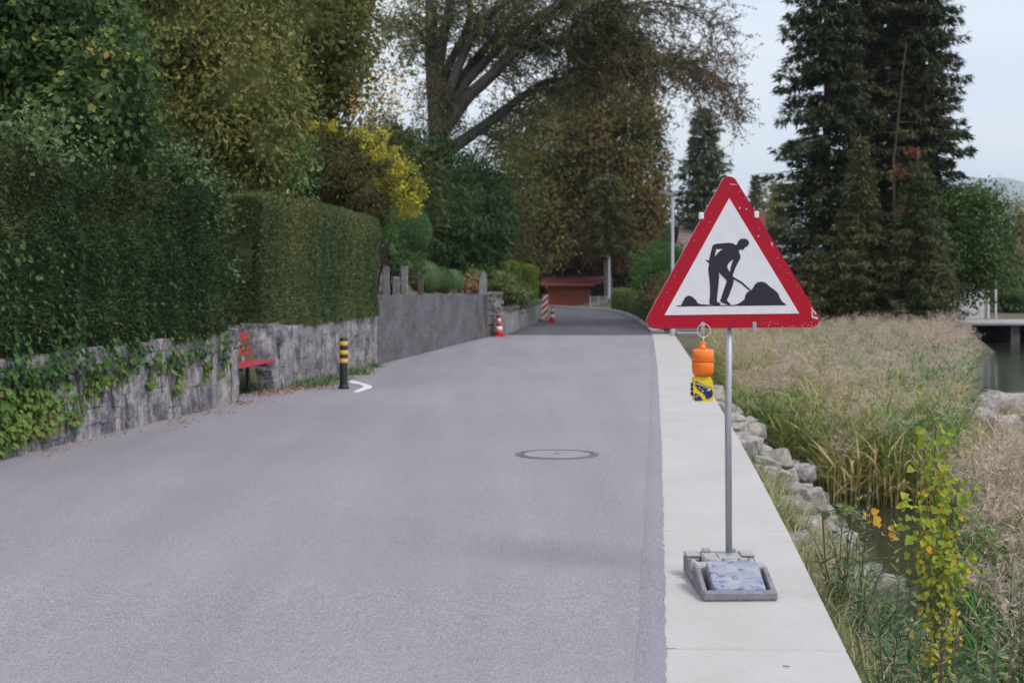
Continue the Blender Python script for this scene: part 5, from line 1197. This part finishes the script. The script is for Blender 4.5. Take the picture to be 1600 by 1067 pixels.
conifer('fir_tree', 'grey-green fir standing behind the street lamp and the tiled roof', spot(1100, 480, 92).x, 92, -1.2, 12.8, .3, .6, 2.75, 'far', 52, 7, .30, seed=12, prof=.5, dens=9, card=(.36, .10), bark='bark_grey')
conifer('fir_tree', 'small distant blue-green fir just above the house roof', spot(1181, 480, 150).x, 150, -1.2, 12.0, .25, .5, 2.6, 'far', 30, 8, .22, seed=13, prof=.9, dens=6, card=(.5, .16), bark='bark_grey', tint=.3)
conifer('cedar_tree', 'tall conifer with a thick grey trunk rising behind the shed roof', spot(950, 478, 98.4).x, 98.4, -1.5, 9.5, .42, 3.9, 2.6, 'curtain', 18, 7, .7, seed=14, prof=.35, dens=6, card=(.42, .12), bark='bark_grey', tint=.05, tvar=.2)
conifer('cedar_tree', 'slimmer conifer with a brown trunk rising through the view above the shed', spot(914, 478, 107).x, 107, -1.5, 9, .34, 3.4, 2.6, 'curtain', 18, 7, .6, seed=15, prof=.35, dens=7, card=(.42, .12), tint=.05, tvar=.2)
shrub('poplar_tree', 'pale yellow-green tree far behind the conifer group and the roof', 'tree', (spot(1212, 480, 140).x, 140), [E(1214, 320, 140, 20, 40, 2), E(1205, 345, 140, 16, 25, 2), E(1225, 350, 140, 18, 30, 2)], 320, 9, .3, .2, 'willow', core=.6, sprig=.6, tint=.2, tvar=.3)
shrub('broadleaf_tree', 'dark green broad-leaved tree at the waterside next to the conifers', 'tree', (spot(1482, 490, 54.5).x, 54.5), [E(1525, 385, 54, 42, 75, 1.2), E(1500, 345, 54.5, 34, 50, 1.1), E(1512, 405, 54, 40, 38, 1.1), E(1472, 410, 53.5, 22, 40, 1.0), E(1530, 325, 54.5, 18, 26, .6)], 1700, 10, .14, .085, 'broad', core=.68, shell=(.75, 1.1), lump=.22, sprig=.4, up=.5, tint=.36, tvar=.3)
shrub('willow_tree', 'pale fading willow-like tree on the shore beyond the white boathouse', 'tree', (spot(1575, 495, 80).x, 80), [E(1585, 400, 80, 36, 60, 2), E(1562, 345, 80, 26, 45, 1.6), E(1600, 360, 80, 30, 50, 1.6), E(1565, 430, 80, 30, 40, 1.8), E(1640, 400, 82, 50, 70, 2.4)], 1100, 9, .2, .08, 'willow', core=.5, bark='bark_grey', shell=(.5, 1.1), lump=.28, sprig=.7, droop=.8, tint=.3, tvar=.35)
shrub('shore_bush', 'dark green bush along the water below the fading willow', 'bush', (spot(1580, 496, 70).x, 70), [E(1580, 462, 70, 34, 34, 1.2), E(1625, 455, 71, 40, 42, 1.4)], 620, 9, .16, .1, 'broad', core=.75, sprig=.4, tint=.15, tvar=.3)
# far shore hedge and bush on the right of the road
shrub('round_bush', 'fresh green rounded bush behind the street lamp post', 'bush', (spot(1030, 480, 66).x, 66), [E(1030, 418, 66, 40, 34, 1.2), E(1060, 420, 67, 40, 34, 1.2), E(1010, 436, 65, 22, 24, .8), E(1035, 455, 65, 40, 40, 1)], 900, 10, .13, .075, 'shrub', core=.75, sprig=.3, tint=.45, tvar=.3)
hedge('roadside_hedge', 'loose green and tan hedge along the kerb of the resurfaced road', [(5.62, 56.5), (6.12, 66), (6.42, 77), (6.25, 88)], 1.2, lambda d: zroad(d) - .05, lambda d: np.interp(d, [56, 60, 75, 88], [.10, .05, -.05, -.1]), 30000, .13, .045, 'hedgeR', side=1, tint=.35, tvar=.35, und=.12)
shrub('brown_hedge', 'dark brownish hedge end beside the triangular sign edge', 'hedge', (6.2, 55.5), [E(1035, 468, 55.5, 28, 26, .7), E(1048, 448, 56, 30, 22, .7), E(1040, 490, 55, 22, 24, .6)], 420, 9, .11, .045, 'brownhedge', core=.8, sprig=.25, tint=.35, tvar=.4)

# ------------------------------------------------------------------ lake side: rocks, reeds, weeds
r_ = random.Random(17)
def bank_pt(d, u): x = float(edge_x(d)) + SLAB_W + u; return x, gz(x, d)
RK = 'rocks of the rubble slope along the path'
named = [(1268, 775, 15.6, .36, 'large pale square rock lowest on the slope next to the reed stems'), (1215, 712, 16.3, .34, 'long flat tilted rock lying high on the slope'), (1175, 690, 16.6, .26, 'rounded rock touching the edge of the concrete path'), (1240, 765, 14.6, .24, 'white chalky rock beside the large square one'), (1190, 745, 14.3, .26, 'grey rock just below the path edge, above the dry grass'), (1255, 735, 17.2, .27, 'dark-sided grey rock behind the large square one')]
for i, (px, py, d, r, lab) in enumerate(named):
    p = spot(px, py, d); z = max(gz(p.x, d), p.z - r * .4)
    tag(boulder('rock', (p.x, d, z + r * .25), (r * .95, r * .8, r * .65), 40 + i, M['rock']), lab, 'rock', RK)
cnt = 0
while cnt < 190:
    d = r_.uniform(8.2, 26); u = r_.uniform(.10, 1.9); 
    if d < 9 and r_.random() < .5: continue
    x, z = bank_pt(d, u); s = r_.uniform(.06, .19) if d > 10 else r_.uniform(.05, .13); cnt += 1
    tag(boulder('rock', (x, d, z + s * .35), (s * r_.uniform(1.5, 2.3), s * r_.uniform(1.3, 2), s * r_.uniform(1.0, 1.5)), 100 + cnt, M['rock']), ('grey broken rock lying against the edge of the concrete path' if u < .6 else 'grey broken rock halfway down the rubble slope below the path' if u < 1.35 else 'grey broken rock at the water edge of the rubble slope, near the reeds'), 'rock', RK)
for i in range(26):   # the rubble spit at the open water
    px = r_.uniform(1508, 1640); py = r_.uniform(612, 668); d = 24 + (668 - py) * .17 + r_.uniform(-.5, .5); p = spot(px, py, d); s = r_.uniform(.2, .42)
    tag(boulder('rock', (p.x, d, p.z - .05), (s * 1.9, s * 1.6, s * 1.25), 300 + i, M['rock']), 'pale rock of the rubble spit at the open water beyond the reeds', 'rock', 'rocks of the spit at the open water')
spit = [spot(1500, 660, 24), spot(1660, 670, 24.5), spot(1660, 615, 33), spot(1510, 615, 33)]
b = MB(); V = []
for i in range(13):
    for j in range(9):
        u, v = i / 12, j / 8; p = spit[0].lerp(spit[1], u).lerp(spit[3].lerp(spit[2], u), v); e = min(u, 1 - u, v, 1 - v) * 6; V.append((p.x, p.y, LAKE - .35 + min(1, e) * .62 + .09 * float(snoise(p.x, p.y, 2))))
b.add(V, [(i * 9 + j, i * 9 + 9 + j, i * 9 + 10 + j, i * 9 + j + 1) for i in range(12) for j in range(8)], M['earth']); tag(b.build('rubble_bank', smooth=True), kind='structure')

def blade_strips(base, dirs, L, W, bend, tint, seg=4):
    """arched grass blades; returns V, F, T"""
    n = len(base); s = np.linspace(0, 1, seg + 1); d = unit(dirs); side = unit(np.cross(d, np.array([0, 0, 1.0]) + rng.normal(0, .2, (n, 3)))); h = unit(d * [1, 1, 0] + 1e-6)
    pts = base[:, None] + d[:, None] * (L[:, None] * s)[..., None] + (h[:, None] * .25 - np.array([0, 0, 1.0])) * ((bend * L)[:, None] * s ** 2.2)[..., None]
    w = W[:, None] * np.array([.7] + [1.0] * (seg - 2) + [.6, 0])[None, :seg + 1]
    Lf = pts - side[:, None] * w[..., None] * .5; Rt = pts[:, :-1] + side[:, None] * w[:, :-1, None] * .5
    V = np.concatenate([Lf, Rt], 1); k = 2 * seg + 1; F = []
    for i in range(seg):
        if i < seg - 1: F += [(i, seg + 1 + i, seg + 2 + i), (i, seg + 2 + i, i + 1)]
        else: F += [(i, seg + 1 + i, i + 1)]
    F = np.array(F)[None] + (np.arange(n) * k)[:, None, None]
    return V.reshape(-1, 3), F.reshape(-1, 3), np.repeat(tint, k)
def reeds(name, label, XY, H, plume=.75, leaf_n=7, green=.3, lean=.06, zfun=None, lw=.022, pl=.28, leafL=.5):
    n = len(XY); z0 = np.array([LAKE - .1 if zfun is None else zfun(x, y) for x, y in XY]); H = H * rng.uniform(.72, 1.14, n)
    base = np.c_[XY, z0]; org = base.mean(0); ln = rng.normal(0, lean, (n, 2)); top = base + np.c_[ln * H[:, None], H]
    t = thing(name, tuple(org), label, 'reeds'); t['kind'] = 'stuff'; del t['category']
    lv = Leaves()
    d = top - base; sv = blade_strips(base - org, d, np.linalg.norm(d, axis=1), np.full(n, .011), np.full(n, .02), np.clip(.78 + rng.normal(0, .12, n), 0, 1), 3); lv.add(*sv)
    m = n * leaf_n; k = np.repeat(np.arange(n), leaf_n); f = rng.uniform(.16, .84, m); b0 = base[k] + (top - base)[k] * f[:, None] - org; a = rng.uniform(0, 6.283, m)
    dd = np.c_[np.cos(a) * .65, np.sin(a) * .65, rng.uniform(.45, 1.2, m)]
    ti = green + .30 * n3(base[k], .8, 4) + .18 * (base[k, 0] < edge_x(base[k, 1]) + SLAB_W + 2.2) + rng.normal(0, .13, m) + np.where(f < .27, .38, 0)
    lv.add(*blade_strips(b0, dd, leafL * rng.uniform(.6, 1.25, m), np.full(m, lw), rng.uniform(.12, .55, m), np.clip(ti, 0, 1)))
    lv.build('leaves', LF['reed'], t)
    q = np.where(rng.uniform(0, 1, n) < plume + .35 * n3(base, .55, 9))[0]; pv = Leaves(); c = 42; m = len(q) * c; k = np.repeat(q, c); f = rng.uniform(0, 1, m); hd = rng.uniform(0, 6.283, n)
    hv = np.c_[np.cos(hd), np.sin(hd)] * .5 + [.25, -.1]
    droop = np.c_[hv[k] * (f ** 1.5 * pl)[:, None], f * pl * .85 - f ** 2.6 * pl * .35]
    P = top[k] + droop - org - np.array([0, 0, .05]); spread = .075 * np.sin(f * 2.6 + .35)
    P = P + rng.normal(0, 1, (m, 3)) * spread[:, None] * [1, 1, .6]
    A = unit(np.c_[hv[k] * .6, np.full(m, .25)] + rng.normal(0, .55, (m, 3))); pt = np.repeat(np.clip(.5 + rng.normal(0, .25, n), 0, 1)[q], c) + rng.normal(0, .1, m)
    pv.put(P, A, rnd3(m), .085 * rng.uniform(.5, 1.3, m), .0095 * rng.uniform(.6, 1.6, m), pt, 'needle'); pv.build('plumes', LF['plume'], t)
    return t
# the bed, front edge and flanks as in the photograph
def inside(poly, X, Y):
    r = np.zeros(len(X), bool); n = len(poly)
    for i in range(n):
        (x0, y0), (x1, y1) = poly[i], poly[(i + 1) % n]; c = ((y0 > Y) != (y1 > Y)); r ^= c & (X < (x1 - x0) * (Y - y0) / (y1 - y0 + 1e-12) + x0)
    return r
bed = [(4.35, 18.9), (5.5, 18.7), (6.1, 19.2), (7.1, 22.5), (8.15, 25.5), (11.5, 36), (13.6, 45), (6.2, 46.5), (5.4, 38), (4.7, 30), (3.9, 24)]
q = rng.uniform([3.5, 18.4], [15, 47], (26000, 2)); q = q[inside(bed, q[:, 0] + .25 * snoise(q[:, 0], q[:, 1], 1.2), q[:, 1])]
dens = np.clip(26 / q[:, 1], .2, 1) ** 1.2; q = q[rng.uniform(0, 1, len(q)) < dens][:5600]
hh = np.interp(q[:, 1], [18.5, 20, 24, 30, 46], [1.22, 1.34, 1.48, 1.50, 1.36]) * (1 + .10 * snoise(q[:, 0], q[:, 1], .9) + .07 * np.clip((q[:, 0] / q[:, 1] - .26) / .05, 0, 1)) * np.interp(q[:, 0] - edge_x(q[:, 1]), [1.5, 2.4], [.78, 1])
reeds('reeds', 'broad bed of reeds with beige plumes beyond the rubble slope', q, hh, plume=.56, leaf_n=11, green=.26, leafL=.52)
q = rng.uniform([4.2, 18.6], [6.8, 20.4], (420, 2)); reeds('reeds', 'bare tan reed stems at the water edge of the bed', q, np.full(len(q), 1.0), plume=.1, leaf_n=2, green=.75)
bed2 = [(2.75, 8.2), (2.95, 7.2), (5.2, 7.4), (6.4, 9.5), (6.9, 13.2), (6.2, 15.5), (4.9, 15.0), (3.95, 12.2)]
q = rng.uniform([2.6, 7.0], [8, 20], (6400, 2)); q = q[inside(bed2, q[:, 0], q[:, 1])][:2500]
hh = np.interp(q[:, 1], [7, 8.6, 10.5, 13, 19], [1.1, 1.3, 1.5, 1.55, 1.35]) * (1 + .08 * snoise(q[:, 0], q[:, 1], 1.5)) * np.interp(q[:, 0] / q[:, 1], [.28, .36], [.72, 1.0])
reeds('reeds', 'nearer clump of bluish-green reeds with drooping tan plumes at the water', q, hh, plume=.62, leaf_n=9, green=.12, lean=.12, lw=.017)
q = rng.uniform([7.0, 20.5], [11.5, 27], (700, 2)); q = q[(q[:, 0] / q[:, 1] > .315) & (q[:, 0] / q[:, 1] < .40)]
reeds('reeds', 'thin tan reeds in front of the pale rubble spit', q, np.full(len(q), .55), plume=.8, leaf_n=4, green=.7, lean=.12)

# weeds and grass on the near bank
def weeds(name, label, n, dr, ur, Lr, green, lm='weed', W=.006, bend=(.1, .6), per=9, dens=None):
    d = rng.uniform(*dr, n); u = rng.uniform(*ur, n); x = edge_x(d) + SLAB_W + u; z = height(x, d) - .02
    base = np.c_[x, d, z]; org = base.mean(0); t = thing(name, tuple(org), label, 'plants'); t['kind'] = 'stuff'; del t['category']
    m = n * per; k = np.repeat(np.arange(n), per); a = rng.uniform(0, 6.283, m); dd = np.c_[np.cos(a) * .5, np.sin(a) * .5, rng.uniform(.5, 1.5, m)]
    lv = Leaves(); lv.add(*blade_strips(base[k] + rng.normal(0, .03, (m, 3)) * [1, 1, 0] - org, dd, rng.uniform(*Lr, m), W * rng.uniform(.6, 1.6, m), rng.uniform(*bend, m), np.clip(green + .25 * n3(base[k], 1.5, 2) + rng.normal(0, .15, m), 0, 1)))
    lv.build('blades', LF[lm], t); return t
weeds('bank_grass', 'thin green and dry grass on the slope beside the path', 1000, (4.2, 15), (.02, 1.7), (.12, .38), .55)
weeds('bank_grass', 'dry pale straw tangled over the rubble near the water', 1100, (6.5, 13.5), (.1, 2.0), (.2, .6), .88, W=.005, bend=(.3, .9))
weeds('bank_grass', 'lush bluish sedge low on the near slope', 1300, (4.4, 9.5), (.4, 3.2), (.35, .8), .12, W=.011, bend=(.2, .7))
weeds('bank_grass', 'sparse grass tufts between the rocks and the path edge', 260, (12, 40), (.03, .5), (.1, .3), .5)
def stem_plant(i, x, d, h, lab, lm='weed', nl=46, L=.10, W=.016, tint=.3, name='willowherb', lean=(0, 0), br=3, grp='tall weeds on the near bank', cat='weed'):
    z = max(gz(x, d), LAKE - .05) - .02; t = thing(name, (x, d, z), lab, cat, grp); b = MB(); lv = Leaves(); r_ = np.random.default_rng(500 + i)
    for j in range(br):
        a = r_.uniform(0, 6.28); s = np.linspace(0, 1, 6); hh = h * (1 if j == 0 else r_.uniform(.55, .9)); sp = .05 if j == 0 else .22
        c = np.stack([math.cos(a) * sp * h * s ** 1.3 + lean[0] * s, math.sin(a) * sp * h * s ** 1.3 + lean[1] * s, hh * s], 1) + r_.normal(0, .012, (6, 3)) * s[:, None]
        b.tube(c.tolist(), np.linspace(.0055, .002, 6).tolist(), M['twig'], 5, False)
        m = int(nl * hh / h); u = r_.uniform(.12, 1, m); P = np.stack([np.interp(u, s, c[:, k]) for k in range(3)], 1); w = u * 40 + r_.uniform(0, .6, m)
        A = unit(np.c_[np.cos(w * 2.4), np.sin(w * 2.4), r_.uniform(-.1, .9, m)]); lv.put(P, A, unit(r_.normal(0, .3, (m, 3)) + [0, 0, 1]), L * r_.uniform(.6, 1.3, m) * (1.15 - .5 * u), W * r_.uniform(.7, 1.3, m), np.clip(tint + r_.normal(0, .14, m), 0, 1))
    b.build('stem', t); lv.build('leaves', LF[lm], t); return t
r_ = random.Random(31)
for i in range(72):
    d = r_.uniform(4.9, 9.2); x = float(edge_x(d)) + SLAB_W + r_.uniform(.2, 2.3)
    k = i % 4
    lab = ('slender weed with narrow grey-green leaves on the near bank', 'upright weed with green lance-shaped leaves on the near bank', 'yellowing weed with narrow leaves on the near bank', 'brownish dry-stemmed weed on the near bank')[k]
    stem_plant(i, x, d, r_.uniform(.5, 1.0), lab, tint=(.12, .28, .55, .8)[k], L=(.10, .09, .08, .06)[k], W=(.013, .018, .015, .012)[k], lean=(r_.uniform(-.12, .12), r_.uniform(-.1, .1)))
for i in range(92):
    d = r_.uniform(5.2, 9.6) if i < 62 else r_.uniform(9.6, 13.2); x = float(edge_x(d)) + SLAB_W + (r_.uniform(1.0, 3.0) if i < 62 else r_.uniform(1.5, 2.8)); k = i % 3
    lab = ('grey-green willowy shoot standing in the wet margin below the path', 'tall leafy shoot with drooping bluish leaves in the wet margin below the path', 'reddish-stemmed shoot with sparse narrow leaves in the wet margin below the path')[k]
    stem_plant(100 + i, x, d, r_.uniform(.95, 1.5), lab, tint=(.10, .2, .4)[k], L=(.11, .13, .08)[k], W=(.013, .015, .012)[k], nl=(70, 60, 50)[k], lean=(r_.uniform(-.2, .2), r_.uniform(-.15, .15)), name='willow_shoot', grp='willowy shoots in the wet margin', br=4)
# the poplar sapling with every leaf its own
sx, sdp = spot(1462, 1000, 6.9).x, 6.9; sz = gz(sx, sdp)
sap = thing('poplar_sapling', (sx, sdp, sz), 'yellow-green poplar sapling with round leaves turning orange on the near bank', 'sapling')
b = MB(); stems = []
for (bx0, tops) in ((0, [(1462, 672), (1458, 760), (1464, 860), (1466, 960)]), (.02, [(1440, 700), (1450, 800), (1462, 920)]), (.03, [(1500, 748), (1488, 800), (1472, 900)]), (0, [(1425, 775), (1440, 850), (1460, 940)]), (.02, [(1515, 860), (1492, 900), (1470, 980)])):
    r_ = random.Random(int(tops[0][0])); pts = [Vector((bx0, 0, -.03))] + [spot(px, py, sdp + r_.uniform(-.12, .12) * i_) - sap.location for i_, (px, py) in enumerate(reversed(tops))]
    b.tube(pts, np.linspace(.0055, .002, len(pts)).tolist(), M['twig'], 6, False); stems.append(pts)
b.build('stem', sap, True)
spl = [leaf_mesh('round', LF['sapling'], t) for t in (.05, .2, .3, .42, .55, .8, .97)]
r_ = random.Random(77); nleaf = 0
for si, pts in enumerate(stems):
    tot = 110 if si == 0 else 46
    for i in range(tot):
        u = r_.uniform(.14, 1) ** .9 * (len(pts) - 1); k = min(int(u), len(pts) - 2); p = pts[k].lerp(pts[k + 1], u - k); a = r_.uniform(0, 6.28); rad = r_.uniform(.01, .075)
        hgt = u / (len(pts) - 1); big = r_.uniform(.028, .048) if hgt > .6 else r_.uniform(.018, .034)
        P = p + Vector((math.cos(a) * rad, math.sin(a) * rad, r_.uniform(-.02, .03)))
        ci = r_.choice((0, 1, 1, 2, 2, 3)) if hgt > .75 else r_.choice((0, 1, 1, 2, 2, 3, 3, 4, 5, 6))
        place_leaf(spl[ci], sap, P, (math.cos(a) * .8, math.sin(a) * .8 - .1, r_.uniform(-1, .1)), (math.cos(a) * .5 + r_.uniform(-.4, .4), -.75 + math.sin(a) * .4, r_.uniform(-.1, .7)), big); nleaf += 1
lvs = Leaves()
for si, pts in enumerate(stems):
    A_ = np.array(pts); m = 130 if si == 0 else 80; u = rng.uniform(.1, .85, m) * (len(pts) - 1); P = np.stack([np.interp(u, np.arange(len(pts)), A_[:, c]) for c in range(3)], 1) + rng.normal(0, .045, (m, 3)) * [1.3, 1, 1]
    lvs.put(P, unit(rnd3(m) + [0, 0, -.5]), unit(rnd3(m) * .6 + [0, -.7, .4]), .026 * rng.uniform(.6, 1.4, m), .024 * rng.uniform(.6, 1.4, m), rng.uniform(0, .95, m) ** 1.7, 'round')
lvs.build('small_leaves', LF['sapling'], sap)
br_ = thing('bramble', (spot(1300, 800, 9.0).x, 9.0, gz(spot(1300, 800, 9.0).x, 9.0)), 'bramble shoot with green and orange leaves arching over the water edge', 'bramble')
pts = [Vector((0, .1, -.1))] + [spot(px, py, d) - br_.location for px, py, d in ((1285, 800, 9.1), (1310, 795, 9.0), (1345, 805, 8.9), (1380, 820, 8.8), (1405, 838, 8.7))]
b = MB(); b.tube(pts, [.006, .006, .005, .005, .004, .003], M['twig'], 6, False); b.build('stem', br_)
lv = [leaf_mesh('leaf', LF['hedgeR'], .8), leaf_mesh('round', LF['orange'], .2), leaf_mesh('round', LF['sapling'], .95), leaf_mesh('round', LF['hedgeR'], .9)]
for i in range(34):
    k = r_.randrange(1, 5); p = pts[k].lerp(pts[k + 1], r_.random()) + Vector((r_.uniform(-.05, .05), r_.uniform(-.05, .05), r_.uniform(-.05, .05)))
    place_leaf(lv[r_.choice((0, 3, 3)) if k < 3 else r_.choice((1, 2, 2, 1))], br_, p, (r_.uniform(-1, 1), r_.uniform(-1, .3), r_.uniform(-.8, .3)), (r_.uniform(-.4, .4), -.8, .6), r_.uniform(.03, .055))

# litter and weeds at the foot of the wall
def litter(label, pts, n, spread, L=.05):
    P = []
    for (px, py, w) in pts:
        d = FPX * 1.9 / (py - HOR)
        for _ in range(8): d = FPX * (EYE - float(zroad(d))) / (py - HOR)
        m = int(n * w); P.append(np.c_[(px - 800) / FPX * d + rng.normal(0, spread, m), d + rng.normal(0, spread * 1.3, m)])
    P = np.concatenate(P); z = zroad(P[:, 1]) + rng.uniform(.008, .03, len(P)); P = np.c_[P, z]; m = len(P)
    t = thing('fallen_leaves', tuple(P.mean(0)), label, 'leaves'); t['kind'] = 'stuff'; del t['category']; lv = Leaves(); a = rng.uniform(0, 6.28, m)
    lv.put(P - P.mean(0), np.c_[np.cos(a), np.sin(a), rng.normal(0, .2, m)], unit(rng.normal(0, .3, (m, 3)) + [0, 0, 1]), L * rng.uniform(.5, 1.4, m), L * .7 * rng.uniform(.5, 1.3, m), rng.uniform(0, 1, m)); lv.build('leaves', LF['litter'], t)
litter('brown fallen leaves in front of the bench recess', [(400, 618, .6), (440, 608, 1), (470, 606, 1), (495, 602, .5), (378, 630, .5), (425, 613, .8)], 210, .22)
litter('scattered fallen leaves along the foot of the grey walls', [(60, 702, .4), (110, 694, .3), (200, 676, .4), (270, 661, .4), (320, 646, .4), (640, 556, .3), (690, 544, .3), (600, 568, .3), (300, 655, .12), (240, 672, .1), (345, 640, .15), (585, 574, .5), (30, 712, .1), (150, 690, .08)], 60, .16)
t = thing('twig', (spot(1228, 1029, 5.75).x, 5.75, float(zroad(5.75)) + .0075), 'tiny dry twig lying on the near concrete slab', 'twig')
b = MB(); b.tube([(-.012, .004, .002), (.0, 0, .004), (.014, -.002, .002)], .0022, M['twig'], 5); b.build('stick', t)
rl = []
def wall_weeds(label, pts, n, L, green):
    P = []
    for (px, py, w, sp) in pts:
        d = 20.
        for _ in range(8): d = FPX * (EYE - float(zroad(d))) / (py - HOR)
        m = int(n * w); P.append(np.c_[(px - 800) / FPX * d + rng.normal(0, sp * .5, m), d + rng.normal(0, sp, m)])
    P = np.concatenate(P); P = np.c_[P, zroad(P[:, 1]) - .01]; m = len(P); a = rng.uniform(0, 6.28, m); t = thing('weeds', tuple(P.mean(0)), label, 'weeds'); t['kind'] = 'stuff'; del t['category']
    lv = Leaves(); lv.add(*blade_strips(P - P.mean(0), np.c_[np.cos(a) * .6, np.sin(a) * .6, rng.uniform(.4, 1.4, m)], L * rng.uniform(.5, 1.4, m), np.full(m, .014), rng.uniform(.1, .6, m), np.clip(green + rng.normal(0, .2, m), 0, 1))); lv.build('blades', LF['weed'], t)
wall_weeds('green weeds growing at the foot of the pale rubble wall behind the bollard', [(495, 600, .9, .3), (515, 594, 1, .3), (555, 584, 1, .25), (475, 604, .5, .3), (582, 574, .5, .15), (565, 580, .6, .2)], 420, .17, .3)
wall_weeds('dark grass and weeds under the red bench', [(395, 606, 1, .25), (415, 602, 1, .25), (385, 612, .8, .2), (430, 600, .6, .2), (400, 600, 1.2, .3), (385, 604, 1, .3)], 520, .28, .0)
# ------------------------------------------------------------------ far mountain and the air between
MX = np.linspace(900, 9000, 120); rows = np.linspace(0, 1, 14); Vx = []
prof = np.interp(MX, [900, 1800, 2500, 2900, 3300, 4200, 9000], [180, 330, 478, 452, 405, 330, 120]) * (1 + .02 * np.sin(MX / 83) + .012 * np.sin(MX / 31 + 1))
Xm = np.tile(MX, (14, 1)); Ym = 6600 + 1500 * rows[:, None] + 90 * np.sin(Xm / 210); Zm = -4 + prof[None] * np.sin(rows * math.pi / 2)[:, None] ** .9 + 16 * np.sin(Xm / 140 + rows[:, None] * 9) * rows[:, None] * (1 - rows[:, None])
tag(grid_mesh('mountain', Xm, Ym, Zm, plain('forested_slope', (.055, .075, .045), .95, 0, .3, .004)), kind='structure')
hz = MB(); hm = bpy.data.materials.new('air'); hm.use_nodes = True; ht = hm.node_tree; ht.nodes.remove(ht.nodes['Principled BSDF']); pv = ht.nodes.new('ShaderNodeVolumePrincipled')
pv.inputs['Color'].default_value = (.78, .88, 1, 1); pv.inputs['Density'].default_value = .00014; pv.inputs['Anisotropy'].default_value = 0.2
link(ht, pv.outputs[0], ht.nodes['Material Output'].inputs['Volume'])
hz.box((-9300, -3300, -8), (9900, 9900, 520), hm); tag(hz.build('haze'), kind='stuff')
